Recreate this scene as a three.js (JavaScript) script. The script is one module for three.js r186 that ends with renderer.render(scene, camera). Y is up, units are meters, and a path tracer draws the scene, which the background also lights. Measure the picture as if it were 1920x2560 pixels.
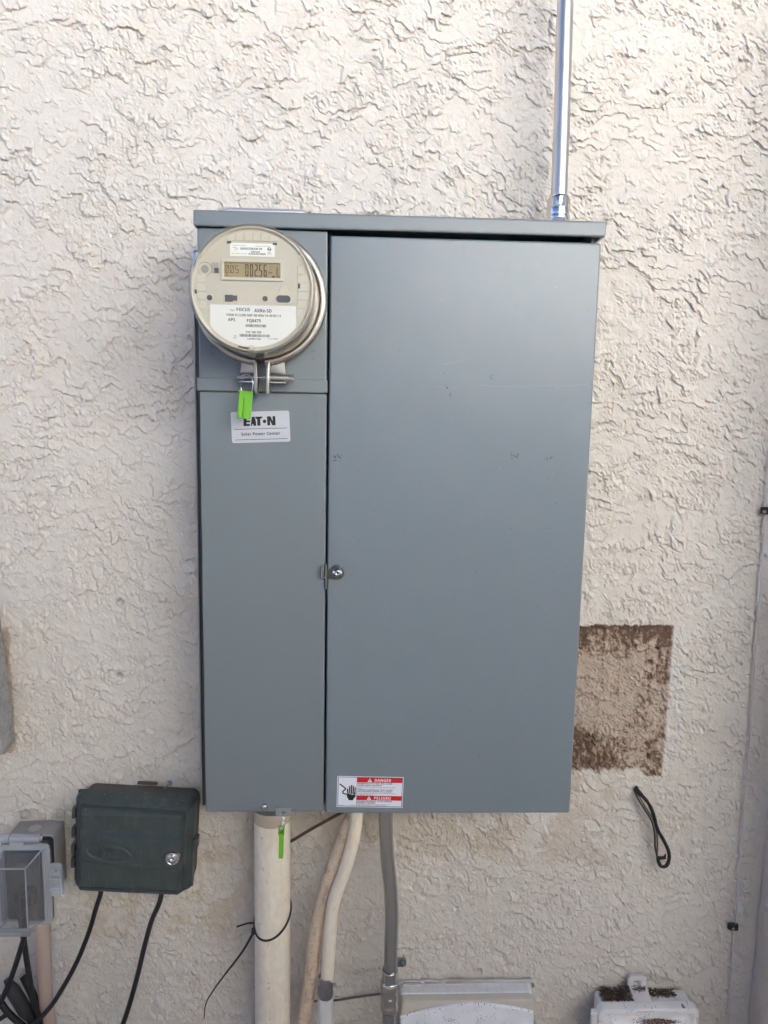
import * as THREE from 'three';
import { Sky } from 'three/addons/objects/Sky.js';
import { RoundedBoxGeometry } from 'three/addons/geometries/RoundedBoxGeometry.js';
import { TextGeometry } from 'three/addons/geometries/TextGeometry.js';
import { FontLoader } from 'three/addons/loaders/FontLoader.js';
import { mergeGeometries, toCreasedNormals } from 'three/addons/utils/BufferGeometryUtils.js';

// ---------------------------------------------------------------- camera, sky, sun, exposure
const scene = new THREE.Scene();
const camera = new THREE.PerspectiveCamera(2 * Math.atan(1280 / 1850) * 180 / Math.PI, 768 / 1024, 0.02, 300);
camera.position.set(0.0429, 1.5575, 1.1419);
camera.rotation.set(-0.1348, -0.0388, 0.0187, 'YXZ');

const SUN = new THREE.Vector3().setFromSphericalCoords(1, THREE.MathUtils.degToRad(90 - 27), THREE.MathUtils.degToRad(180 + 10));
const sky = new Sky();
sky.scale.setScalar(200);
sky.name = 'sky';
sky.userData.kind = 'structure';
sky.material.uniforms.sunPosition.value.copy(SUN);
sky.material.uniforms.turbidity.value = 10;
sky.material.uniforms.rayleigh.value = 0.5;
sky.material.uniforms.mieCoefficient.value = 0.006;
scene.add(sky);
scene.environmentIntensity = 0.3;
const sun = new THREE.DirectionalLight(new THREE.Color(1, 0.9, 0.76), 5);
sun.position.copy(SUN).multiplyScalar(30);
sun.castShadow = true;
sun.shadow.mapSize.set(2048, 2048);
Object.assign(sun.shadow.camera, { left: -12, right: 12, top: 12, bottom: -12, near: 1, far: 80 });
scene.add(sun, sun.target);
const renderer = new THREE.WebGLRenderer({ antialias: true });
renderer.toneMapping = THREE.LinearToneMapping;
renderer.toneMappingExposure = 6.35;
renderer.shadowMap.enabled = true;

// ---------------------------------------------------------------- helpers
function rng(seed) { let s = seed >>> 0; return () => { s = (s + 0x6D2B79F5) >>> 0; let t = s; t = Math.imul(t ^ (t >>> 15), t | 1); t ^= t + Math.imul(t ^ (t >>> 7), t | 61); return ((t ^ (t >>> 14)) >>> 0) / 4294967296; }; }
const PERM = new Uint8Array(512);
{ const r = rng(7), p = [...Array(256).keys()]; for (let i = 255; i > 0; i--) { const j = Math.floor(r() * (i + 1)); [p[i], p[j]] = [p[j], p[i]]; } for (let i = 0; i < 512; i++) PERM[i] = p[i & 255]; }
const GX = new Float32Array(256), GY = new Float32Array(256);
for (let i = 0; i < 256; i++) { const a = i / 256 * Math.PI * 2 * 7.3; GX[i] = Math.cos(a); GY[i] = Math.sin(a); }
function n2(x, y) {                                  // gradient noise, about -1 .. 1
  const xf = Math.floor(x), yf = Math.floor(y), X = xf & 255, Y = yf & 255; x -= xf; y -= yf;
  const u = x * x * x * (x * (x * 6 - 15) + 10), v = y * y * y * (y * (y * 6 - 15) + 10);
  const a = PERM[PERM[X] + Y], b = PERM[PERM[X + 1] + Y], c = PERM[PERM[X] + Y + 1], d = PERM[PERM[X + 1] + Y + 1];
  const p = GX[a] * x + GY[a] * y, q = GX[b] * (x - 1) + GY[b] * y, r = GX[c] * x + GY[c] * (y - 1), s = GX[d] * (x - 1) + GY[d] * (y - 1);
  return 1.45 * (p + u * (q - p) + v * (r + u * (s - r) - p - u * (q - p)));
}
const sstep = (a, b, x) => { const t = Math.min(1, Math.max(0, (x - a) / (b - a))); return t * t * (3 - 2 * t); };
const lerp = (a, b, t) => a + (b - a) * t;
const C = (r, g, b) => new THREE.Color().setRGB(r, g, b);
const V2 = (x, y) => new THREE.Vector2(x, y), V3 = (x, y, z) => new THREE.Vector3(x, y, z);
const std = (c, roughness = 0.6, metalness = 0, extra = {}) => new THREE.MeshStandardMaterial({ color: Array.isArray(c) ? C(...c) : c, roughness, metalness, ...extra });
const phys = (c, p) => new THREE.MeshPhysicalMaterial({ color: C(...c), ...p });
const used = new Map();
function numbered(name) { const k = used.get(name) ?? 0; used.set(name, k + 1); return k ? name + '_' + String(k).padStart(3, '0') : name; }
function thing(name, label, category, base, group, kind) {     // a Group at the thing's base; its parts are given in world metres
  const o = new THREE.Group(); o.name = numbered(name); o.position.set(...base); scene.add(o);
  o.userData = { label, category };
  if (group) o.userData.group = group;
  if (kind) o.userData = { label, kind };
  o.base = base; return o;
}
function part(parent, name, geo, mat, label) {                 // geometry in world metres
  let t = parent; while (!t.base) t = t.parent;
  geo.translate(-t.base[0], -t.base[1], -t.base[2]);
  const m = new THREE.Mesh(geo, mat); m.name = name; m.castShadow = m.receiveShadow = true;
  if (label) m.userData.label = label;
  parent.add(m); return m;
}
const box = (x0, x1, y0, y1, z0, z1, r = 0.001, seg = 2) => new RoundedBoxGeometry(x1 - x0, y1 - y0, z1 - z0, seg, Math.min(r, (x1 - x0) / 2.02, (y1 - y0) / 2.02, (z1 - z0) / 2.02)).translate((x0 + x1) / 2, (y0 + y1) / 2, (z0 + z1) / 2);
const cylX = (x0, x1, y, z, r, n = 20) => new THREE.CylinderGeometry(r, r, x1 - x0, n).rotateZ(Math.PI / 2).translate((x0 + x1) / 2, y, z);
const cylY = (x, y0, y1, z, r, n = 28, r2 = r) => new THREE.CylinderGeometry(r2, r, y1 - y0, n).translate(x, (y0 + y1) / 2, z);
const cylZ = (x, y, z0, z1, r, n = 24, r2 = r) => new THREE.CylinderGeometry(r2, r, z1 - z0, n).rotateX(Math.PI / 2).translate(x, y, (z0 + z1) / 2);
const latheY = (pts, n = 40) => new THREE.LatheGeometry(pts.map((p) => V2(p[0], p[1])), n);
const latheZ = (pts, x, y, n = 72, ps = 0, pl = Math.PI * 2) => new THREE.LatheGeometry(pts.map((p) => V2(p[0], p[1])), n, ps, pl).rotateX(Math.PI / 2).translate(x, y, 0);   // profile: radius, z
const merge = (...g) => mergeGeometries(g.flat().map((q) => { const h = q.index ? q.toNonIndexed() : q; for (const k of Object.keys(h.attributes)) if (!['position', 'normal', 'uv'].includes(k)) h.deleteAttribute(k); return h; }));
function sweep(points, radius, segs = 120, radial = 20, closedEnds = true) {
  const c = new THREE.CatmullRomCurve3(points.map((p) => V3(...p)), false, 'centripetal');
  const L = c.getLength(), fr = c.computeFrenetFrames(segs, false), pos = [], uv = [], idx = [];
  for (let i = 0; i <= segs; i++) {
    const p = c.getPointAt(i / segs), s = L * i / segs, N = fr.normals[i], B = fr.binormals[i];
    for (let j = 0; j <= radial; j++) {
      const a = j / radial * Math.PI * 2, r = typeof radius === 'function' ? radius(s, a, L) : radius;
      pos.push(p.x + r * (Math.cos(a) * N.x + Math.sin(a) * B.x), p.y + r * (Math.cos(a) * N.y + Math.sin(a) * B.y), p.z + r * (Math.cos(a) * N.z + Math.sin(a) * B.z));
      uv.push(j / radial * 0.1, s);
      if (i < segs && j < radial) { const q = i * (radial + 1) + j; idx.push(q, q + 1, q + radial + 1, q + 1, q + radial + 2, q + radial + 1); }
    }
  }
  if (closedEnds) for (const i of [0, segs]) { const k = pos.length / 3, p = c.getPointAt(i / segs); pos.push(p.x, p.y, p.z); uv.push(0, 0); for (let j = 0; j < radial; j++) { const q = i * (radial + 1) + j; i ? idx.push(k, q, q + 1) : idx.push(k, q + 1, q); } }
  const g = new THREE.BufferGeometry(); g.setAttribute('position', new THREE.Float32BufferAttribute(pos, 3)); g.setAttribute('uv', new THREE.Float32BufferAttribute(uv, 2)); g.setIndex(idx); g.computeVertexNormals(); return g;
}
// a moulded front: rounded rectangle x0..x1, y0..y1, front height fn(x, y) metres over z0, rolled back to zb at its rim
function moulded(x0, x1, y0, y1, rc, roll, z0, zb, fn, step = 0.002) {
  const nx = Math.ceil((x1 - x0) / step), ny = Math.ceil((y1 - y0) / step), pos = [], uv = [], idx = [], cx = (x0 + x1) / 2, cy = (y0 + y1) / 2, hx = (x1 - x0) / 2 - rc, hy = (y1 - y0) / 2 - rc;
  for (let j = 0; j <= ny; j++) for (let i = 0; i <= nx; i++) {
    let x = x0 + (x1 - x0) * i / nx, y = y0 + (y1 - y0) * j / ny;
    const qx = Math.abs(x - cx) - hx, qy = Math.abs(y - cy) - hy;
    if (qx > 0 && qy > 0) { const l = Math.hypot(qx, qy); if (l > rc) { x = cx + Math.sign(x - cx) * (hx + qx / l * rc); y = cy + Math.sign(y - cy) * (hy + qy / l * rc); } }
    const ax = Math.abs(x - cx) - hx, ay = Math.abs(y - cy) - hy, d = rc - (ax > 0 && ay > 0 ? Math.hypot(ax, ay) : Math.max(ax, ay));   // distance inside the rim
    let z;
    if (d < 1e-5) z = zb; else { const t = Math.min(1, d / roll); z = z0 + fn(x, y) * sstep(0, 1, t) - roll * (1 - Math.sqrt(1 - (1 - t) * (1 - t))); }
    pos.push(x, y, z); uv.push(x, y);
    if (i < nx && j < ny) { const q = j * (nx + 1) + i; idx.push(q, q + 1, q + nx + 1, q + 1, q + nx + 2, q + nx + 1); }
  }
  const g = new THREE.BufferGeometry(); g.setAttribute('position', new THREE.Float32BufferAttribute(pos, 3)); g.setAttribute('uv', new THREE.Float32BufferAttribute(uv, 2)); g.setIndex(idx); g.computeVertexNormals(); return g;
}
const uvPlanar = (g, x0, x1, y0, y1) => { const p = g.attributes.position, u = g.attributes.uv; for (let i = 0; i < p.count; i++) u.setXY(i, (p.getX(i) - x0) / (x1 - x0), (p.getY(i) - y0) / (y1 - y0)); return g; };
function noiseTex(size, metres, fn, srgb = false) {            // a tile of fn(x, y) in millimetres -> [r, g, b]; blended at the seam
  const d = new Uint8Array(size * size * 4);
  for (let j = 0; j < size; j++) for (let i = 0; i < size; i++) {
    const mm = metres * 1000, x = i / size * mm, y = j / size * mm, wx = sstep(0.8, 1, i / size), wy = sstep(0.8, 1, j / size);
    let c = fn(x, y);
    if (wx || wy) { const a = fn(x - mm, y), b = fn(x, y - mm), e = fn(x - mm, y - mm); c = c.map((v, k) => lerp(lerp(v, a[k], wx), lerp(b[k], e[k], wx), wy)); }
    const q = (j * size + i) * 4; d[q] = Math.max(0, Math.min(255, c[0] * 255)); d[q + 1] = Math.max(0, Math.min(255, c[1] * 255)); d[q + 2] = Math.max(0, Math.min(255, c[2] * 255)); d[q + 3] = 255;
  }
  const t = new THREE.DataTexture(d, size, size); t.wrapS = t.wrapT = THREE.RepeatWrapping; t.magFilter = THREE.LinearFilter; t.minFilter = THREE.LinearFilter; if (srgb) t.colorSpace = THREE.SRGBColorSpace; t.repeat.set(1 / metres, 1 / metres); t.needsUpdate = true; return t;
}
function canvasTex(w, h, draw) { const c = document.createElement('canvas'); c.width = w; c.height = h; draw(c.getContext('2d'), w, h); const t = new THREE.CanvasTexture(c); t.colorSpace = THREE.SRGBColorSpace; t.anisotropy = 8; return t; }
// a thin flat sticker: outline shape in metres, printed front
function sticker(shape, thick, x0, x1, y0, y1) { const g = new THREE.ExtrudeGeometry(shape, { depth: thick, bevelEnabled: false, curveSegments: 16 }); return uvPlanar(g, x0, x1, y0, y1); }
function rrect(x0, x1, y0, y1, r) { const s = new THREE.Shape(); s.moveTo(x0 + r, y0); s.lineTo(x1 - r, y0); s.absarc(x1 - r, y0 + r, r, -Math.PI / 2, 0); s.lineTo(x1, y1 - r); s.absarc(x1 - r, y1 - r, r, 0, Math.PI / 2); s.lineTo(x0 + r, y1); s.absarc(x0 + r, y1 - r, r, Math.PI / 2, Math.PI); s.lineTo(x0, y0 + r); s.absarc(x0 + r, y0 + r, r, Math.PI, Math.PI * 1.5); return s; }
const extr = (shape, z0, z1, bevel = 0.0006) => new THREE.ExtrudeGeometry(shape, { depth: z1 - z0 - 2 * bevel, bevelEnabled: bevel > 0, bevelSize: bevel, bevelThickness: bevel, bevelOffset: -bevel, bevelSegments: 2, curveSegments: 18 }).translate(0, 0, z0 + bevel);
const poly = (pts) => { const s = new THREE.Shape(); pts.forEach((p, i) => i ? s.lineTo(...p) : s.moveTo(...p)); s.closePath(); return s; };
const tilt = (g, deg, x, y) => g.translate(-x, -y, 0).rotateZ(deg * Math.PI / 180).translate(x, y, 0);

// ---------------------------------------------------------------- ground, fence, neighbour (they light and mirror in the view)
const WZ = -0.16;                                     // plane of the stucco
{
  const g = new THREE.PlaneGeometry(160, 160, 1, 1).rotateX(-Math.PI / 2); const m = new THREE.Mesh(g, std([0.47, 0.42, 0.36], 0.95)); m.name = 'ground'; m.receiveShadow = true; m.userData.kind = 'structure'; scene.add(m);
  const f = thing('block_fence', 'grey concrete block fence opposite the house wall', 'fence', [0, 0, 2.3]);
  const bm = std([0.60, 0.56, 0.50], 0.9), geo = box(-0.198, 0.198, -0.095, 0.095, -0.07, 0.07, 0.006, 1);
  const rows = []; for (let r = 0; r < 9; r++) for (let k = -11; k < 11; k++) rows.push(geo.clone().translate(k * 0.4 + (r % 2) * 0.2, 0.1 + r * 0.2, 2.3));
  const bl = part(f, 'blocks', merge(rows), bm); bl.userData.kind = 'stuff';
  part(f, 'mortar_core', new THREE.BoxGeometry(9.2, 1.78, 0.12).translate(0, 0.895, 2.3), std([0.33, 0.31, 0.28], 0.95));
  part(f, 'coping', box(-4.6, 4.6, 1.803, 1.845, 2.2, 2.4, 0.008), bm);
  const h = thing('neighbouring_house', 'two-storey sunlit tan stucco house beyond the block fence', 'house', [5, 0, 8]);
  part(h, 'wall', box(0.5, 7, 0, 5.0, 5.4, 10, 0.02), std([0.76, 0.63, 0.46], 0.9));
  part(h, 'roof', box(0.2, 7.3, 5.0, 5.15, 5.1, 10.2, 0.02), std([0.35, 0.2, 0.13], 0.9));
}

// ---------------------------------------------------------------- stucco house wall
function stucco(x, y, coarse) {                       // height in millimetres at x, y millimetres
  const gx = x, gy = y; x *= 1.25; y *= 1.25;
  const lo = n2(x / 210 + 3.1, y / 170 + 9.2), lo2 = n2(x / 95 + 40.3, y / 80 + 2.2);
  const wx = x + 9 * n2(x / 34 + 5, y / 30) + 5 * n2(x / 12, y / 12 + 8) + 2.6 * n2(x / 5.6 + 17, y / 5.6), wy = y + 9 * n2(x / 32, y / 34 + 31) + 5 * n2(x / 11 + 14, y / 12) + 2.6 * n2(x / 5.4, y / 5.4 + 27);
  // broad trowel laps: ramp outwards going down the wall, then drop
  const tA = -wy / 58 + 2.5 * n2(x / 260 + 7.7, y / 200 + 1.3) + 0.9 * n2(wx / 62 + 3, wy / 52 + 4) + 0.35 * n2(wx / 21 + 9, wy / 19);
  const fA = tA - Math.floor(tA), mA = sstep(-0.4, 0.15, n2(x / 70 + 11.5, y / 46 + 3.7) + 0.35 * n2(wx / 24, wy / 22 + 6));
  let h = 5.0 * mA * (0.45 * sstep(0.0, 0.75, fA) + 0.55 * fA * fA * fA) * (1 - sstep(0.962, 1, fA));
  // small laps
  const tB = -wy / 24 + 1.3 * n2(wx / 44 + 21, wy / 36 + 5) + 0.6 * n2(wx / 15 + 2, wy / 13 + 7);
  const fB = tB - Math.floor(tB), mB = sstep(-0.08, 0.25, n2(x / 34 + 1.5, y / 27 + 13.7) + 0.3 * lo);
  h += 3.0 * mB * (0.45 * sstep(0.05, 0.75, fB) + 0.55 * fB * fB * fB) * (1 - sstep(0.92, 1, fB));
  const smooth = sstep(0.02, 0.26, n2((gx * 0.8 + gy * 0.6) / 190 + 6, (gy * 0.8 - gx * 0.6) / 44 + 2) + 0.3 * lo2) * 0.9 + 0.1 * sstep(0.1, 0.3, lo);
  if (coarse) return h;
  const tD = -wy / 12 + 1.5 * n2(wx / 19 + 61, wy / 15 + 25) + 0.7 * n2(x / 7, y / 6), fD = tD - Math.floor(tD), mD = sstep(0.0, 0.35, n2(x / 22 + 51, y / 18 + 23) - 0.25 * lo2);
  h += 1.6 * mD * fD * fD * (1 - sstep(0.84, 1, fD));
  h *= 1 - 0.5 * smooth;
  // grit where the trowel skipped, smooth where it passed
  const gr = 1 - 0.85 * smooth;
  h += gr * (0.45 * n2(gx / 6.4, gy / 5.2) + 0.7 * n2(gx / 3.6 + 9, gy / 3.2));
  const pit = n2(gx / 4.9 + 71, gy / 4.3 + 13) * 0.8 + 0.45 * n2(gx / 13 + 3, gy / 11 + 55);
  h -= gr * 2.6 * sstep(0.36, 0.5, pit);
  return h + 0.5 * smooth * n2((gx * 0.8 + gy * 0.6) / 60, (gy * 0.8 - gx * 0.6) / 7);
}
const inRect = (x, y, x0, x1, y0, y1, s) => sstep(x0 - s, x0 + s, x) * (1 - sstep(x1 - s, x1 + s, x)) * sstep(y0 - s, y0 + s, y) * (1 - sstep(y1 - s, y1 + s, y));
const HOLES = [[-0.373, 1.2176], [-0.3784, 1.0812], [0.2965, 0.4845], [0.3996, 0.452]];
function wallColour(x, y, out) {                      // paint, dirt and rust: linear rgb at x, y metres
  const X = x * 1000, Y = y * 1000;
  const a = n2(X / 260 + 2, Y / 230 + 8), b = n2(X / 60 + 12, Y / 55 + 3), c = n2(X / 14, Y / 14), f = n2(X / 4.5 + 3, Y / 4.5);
  let r = 0.692 + 0.012 * a + 0.012 * b + 0.008 * c, g = 0.638 + 0.012 * a + 0.012 * b + 0.008 * c, bl = 0.572 + 0.016 * a + 0.010 * b + 0.006 * c;
  const mix = (k, cr, cg, cb) => { r += (cr - r) * k; g += (cg - g) * k; bl += (cb - bl) * k; };
  // old tan coat left under the cabinet and round the timer
  const e = 0.02 * b + 0.012 * c;
  mix(0.5 * inRect(x + e, y + e, -0.14, 0.36, 0.73, 0.98, 0.03) * sstep(-0.5, 0.25, b + 0.5 * c + 0.25), 0.48, 0.38, 0.27);
  mix(0.5 * inRect(x + e, y + e, 0.37, 0.55, 0.70, 0.90, 0.03) * sstep(-0.3, 0.35, b + c * 0.5 + 0.1), 0.52, 0.42, 0.33);
  mix(0.5 * inRect(x + 1.5 * e, y + e, -0.46, -0.14, 0.56, 0.76, 0.03) * sstep(-0.25, 0.35, b + 0.6 * c), 0.54, 0.43, 0.30);
  // paler overspray beside the bare patch
  mix(0.55 * inRect(x + 0.4 * e, y, 0.628, 0.662, 0.905, 1.165, 0.012) * sstep(-0.6, 0.1, b + c * 0.4 + 0.1), 0.70, 0.68, 0.66);
  // bare strip beside the box at the left
  mix(0.8 * inRect(x + 0.1 * e, y + 0.2 * e, -0.9, -0.572, 0.93, 1.168, 0.002), 0.42, 0.33, 0.25);
  // rusty bare patch where a box came off
  const px0 = 0.3, px1 = 0.6315 + 0.0022 * c - (1.177 - y) * 0.008, py0 = 0.897 + (x > 0.585 ? -0.012 : 0) * sstep(0.585, 0.6, x), py1 = 1.1765;
  const P = inRect(x, y + 0.0015 * c, px0, px1, py0, py1, 0.0035);
  if (P > 0.001) {
    mix(0.9 * P, 0.47, 0.375, 0.30);
    const q1 = n2(X / 9.5 + 5, Y / 9.5), q2 = n2(X / 4.2, Y / 4.2 + 3), q3 = n2(X / 2.1 + 8, Y / 2.1), w = 0.55 * q1 + 0.5 * q2 + 0.35 * q3;
    const d1 = sstep(0.06, 0.0, py1 - y - 0.014 * (b + c)), d2 = sstep(0.07, 0.005, px1 - x - 0.02 * b) * sstep(-0.35, 0.25, n2(X / 30 + 5, Y / 38 + 1)), d3 = sstep(0.10, 0.03, y - py0 - 0.03 * b) * sstep(0.62, 0.5, x + 0.06 * b), st = sstep(0.15, 0.5, n2(X / 10 + 4, Y / 120)) * sstep(0.93, 1.17, y);
    const cov = Math.min(1, 0.92 * d1 + 0.52 * d2 + 0.72 * d3 + 0.42 * st + 0.10 + 0.2 * sstep(0.05, 0.5, b));
    mix(P * 0.75 * sstep(0.34 - cov, 0.62 - cov, w * 0.8 + 0.05), 0.28, 0.18, 0.125);
    mix(P * 0.85 * sstep(0.62 - cov, 0.92 - cov, w * 0.8 + 0.05), 0.10, 0.055, 0.034);
    mix(P * 0.85 * sstep(0.011, 0.004, py1 - y - 0.004 * c - 0.002 * f), 0.11, 0.066, 0.044);
  }
  // small dark flecks and rub marks in the paint
  const k1 = n2(X / 3.1 + 91, Y / 2.6 + 7);
  mix(0.35 * sstep(0.72, 0.86, k1) * sstep(0.1, 0.5, n2(X / 90 + 31, Y / 90)), 0.2, 0.16, 0.12);
  out[0] = r; out[1] = g; out[2] = bl;
}
function axis(a0, a1, f0, f1, fine, coarse) { const v = []; let x = f0; while (x < f1 - fine * 0.5) { v.push(x); x += fine; } v.push(Math.min(f1, a1)); let s = fine; x = v[v.length - 1]; while (x < a1 - 1e-6) { s = Math.min(coarse, s * 1.15); x = Math.min(a1, x + s); v.push(x); } s = fine; x = f0; const lo = []; while (x > a0 + 1e-6) { s = Math.min(coarse, s * 1.15); x = Math.max(a0, x - s); lo.push(x); } return lo.reverse().concat(v); }
const CORNER = 0.842;
const wall = thing('stucco_wall', 'cream stucco house wall carrying the meter cabinet and utility boxes', 'wall', [0, 0, -0.3]);
const fineBump = noiseTex(512, 0.22, (x, y) => { const v = 0.5 + 0.3 * n2(x / 1.6, y / 1.5) + 0.25 * n2(x / 0.9 + 5, y / 0.9); return [v, v, v]; });
const wallMat = std([1, 1, 1], 0.92, 0, { vertexColors: true, bumpMap: fineBump, bumpScale: 0.001 });
{
  const xs = axis(-3, CORNER, -0.72, CORNER, 0.00165, 0.012), ys = axis(0, 3.45, 0.30, 2.30, 0.00165, 0.012), nx = xs.length, ny = ys.length;
  const pos = new Float32Array(nx * ny * 3), col = new Float32Array(nx * ny * 3), uv = new Float32Array(nx * ny * 2), c = [0, 0, 0];
  for (let j = 0; j < ny; j++) for (let i = 0; i < nx; i++) {
    const x = xs[i], y = ys[j], q = j * nx + i, far = x < -0.85 || y > 2.42 || y < 0.2;
    let h = stucco(x * 1000, y * 1000, far) - 3.2;
    for (const [hx, hy] of HOLES) { const d = Math.hypot(x - hx, y - hy); if (d < 0.012) h = lerp(h, 0.6, sstep(0.011, 0.007, d)) - 28 * sstep(0.0052, 0.0040, d); }
    h -= 1.3 * inRect(x, y, 0.35, 0.6315 + 0.0022 * n2(x * 71, y * 71) - (1.177 - y) * 0.008, 0.897, 1.1765, 0.0012);
    for (const [hx, hy, hr] of [[0.5935, 1.105, 0.0055], [0.604, 1.132, 0.004], [0.598, 0.945, 0.006], [0.602, 0.922, 0.004]]) { const d = Math.hypot(x - hx, y - hy); if (d < hr) h -= 14 * sstep(hr, hr * 0.5, d); }
    const seam = sstep(CORNER - 0.02, CORNER, x); h = lerp(h, 0, seam);
    pos[q * 3] = x; pos[q * 3 + 1] = y - (far ? 0 : 0.00115 * Math.max(0, h + 3.2) * (1 - seam)); pos[q * 3 + 2] = WZ + h / 1000; uv[q * 2] = x; uv[q * 2 + 1] = y;
    wallColour(x, y, c); col.set(c, q * 3);
  }
  const idx = new Uint32Array((nx - 1) * (ny - 1) * 6); let k = 0;
  for (let j = 0; j < ny - 1; j++) for (let i = 0; i < nx - 1; i++) { if (xs[i] > -0.16 && xs[i + 1] < 0.37 && ys[j] > 0.94 && ys[j + 1] < 1.80) continue; const q = j * nx + i; idx[k++] = q; idx[k++] = q + 1; idx[k++] = q + nx; idx[k++] = q + 1; idx[k++] = q + nx + 1; idx[k++] = q + nx; }
  const g = new THREE.BufferGeometry(); g.setAttribute('position', new THREE.BufferAttribute(pos, 3)); g.setAttribute('color', new THREE.BufferAttribute(col, 3)); g.setAttribute('uv', new THREE.BufferAttribute(uv, 2)); g.setIndex(new THREE.BufferAttribute(idx.slice(0, k), 1)); g.computeVertexNormals();
  part(wall, 'stucco_coat', g, wallMat);
  part(wall, 'wall_core', new THREE.BoxGeometry(18, 3.45, 0.5).translate(0, 1.725, -0.45), std([0.5, 0.46, 0.4], 0.95));
  // pilaster at the right: its face turns out of the wall
  const zs = []; for (let z = -0.17; z <= 0.05; z += 0.004) zs.push(z);
  const yy = []; for (let y = 0; y <= 3.45; y += (y > 0.28 && y < 1.1 ? 0.0035 : 0.02)) yy.push(y);
  const p2 = [], c2 = [], u2 = [], i2 = [];
  yy.forEach((y, j) => zs.forEach((z, i) => { const h = 0.8 * stucco(z * 1000 + 5200, y * 1000 + 900, false) - 1.2; p2.push(CORNER - h / 1000 - 0.002 * sstep(0.5, 0.42, y) - 0.002 * n2(y * 9, 3), y, z); wallColour(z + 9, y + 5, c); c2.push(c[0] * 1.02, c[1] * 0.98, c[2] * 0.93); u2.push(z, y); if (i < zs.length - 1 && j < yy.length - 1) { const q = j * zs.length + i; i2.push(q, q + zs.length, q + 1, q + 1, q + zs.length, q + zs.length + 1); } }));
  const g2 = new THREE.BufferGeometry(); g2.setAttribute('position', new THREE.Float32BufferAttribute(p2, 3)); g2.setAttribute('color', new THREE.Float32BufferAttribute(c2, 3)); g2.setAttribute('uv', new THREE.Float32BufferAttribute(u2, 2)); g2.setIndex(i2); g2.computeVertexNormals();
  const pil = thing('stucco_pilaster', 'cream stucco pilaster standing out from the wall beside the thin white cable', 'pilaster', [1.1, 0, 0]);
  part(pil, 'stucco_coat', g2, wallMat);
  part(pil, 'pilaster_core', new THREE.BoxGeometry(0.5, 3.45, 0.225).translate(1.096, 1.725, -0.0625), std([0.55, 0.5, 0.44], 0.95));
}

// ---------------------------------------------------------------- shared materials
const peel = noiseTex(256, 0.05, (x, y) => { const v = 0.5 + 0.25 * n2(x / 1.7, y / 1.7) + 0.2 * n2(x / 4.1 + 8, y / 4.1); return [v, v, v]; });
const smear = noiseTex(512, 0.5, (x, y) => { const v = 0.62 + 0.12 * n2(x / 60, y / 90) + 0.08 * n2(x / 17 + 3, y / 22) + 0.04 * n2(x / 3, y / 3); return [v, v, v]; });
const GREY = [0.186, 0.210, 0.223];
const greyPaint = phys(GREY, { ior: 1.55, roughness: 0.34, bumpMap: peel, bumpScale: 0.00004, roughnessMap: null });
const zinc = std([0.62, 0.61, 0.57], 0.22, 1), zincDull = std([0.40, 0.42, 0.43], 0.42, 1, { roughnessMap: smear });
const steel = std([0.55, 0.53, 0.5], 0.34, 1), castSteel = std([0.46, 0.435, 0.40], 0.36, 1, { bumpMap: peel, bumpScale: 0.0002 });
const blackRubber = std([0.012, 0.012, 0.013], 0.55);
const blackPlastic = std([0.015, 0.015, 0.016], 0.45);

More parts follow.
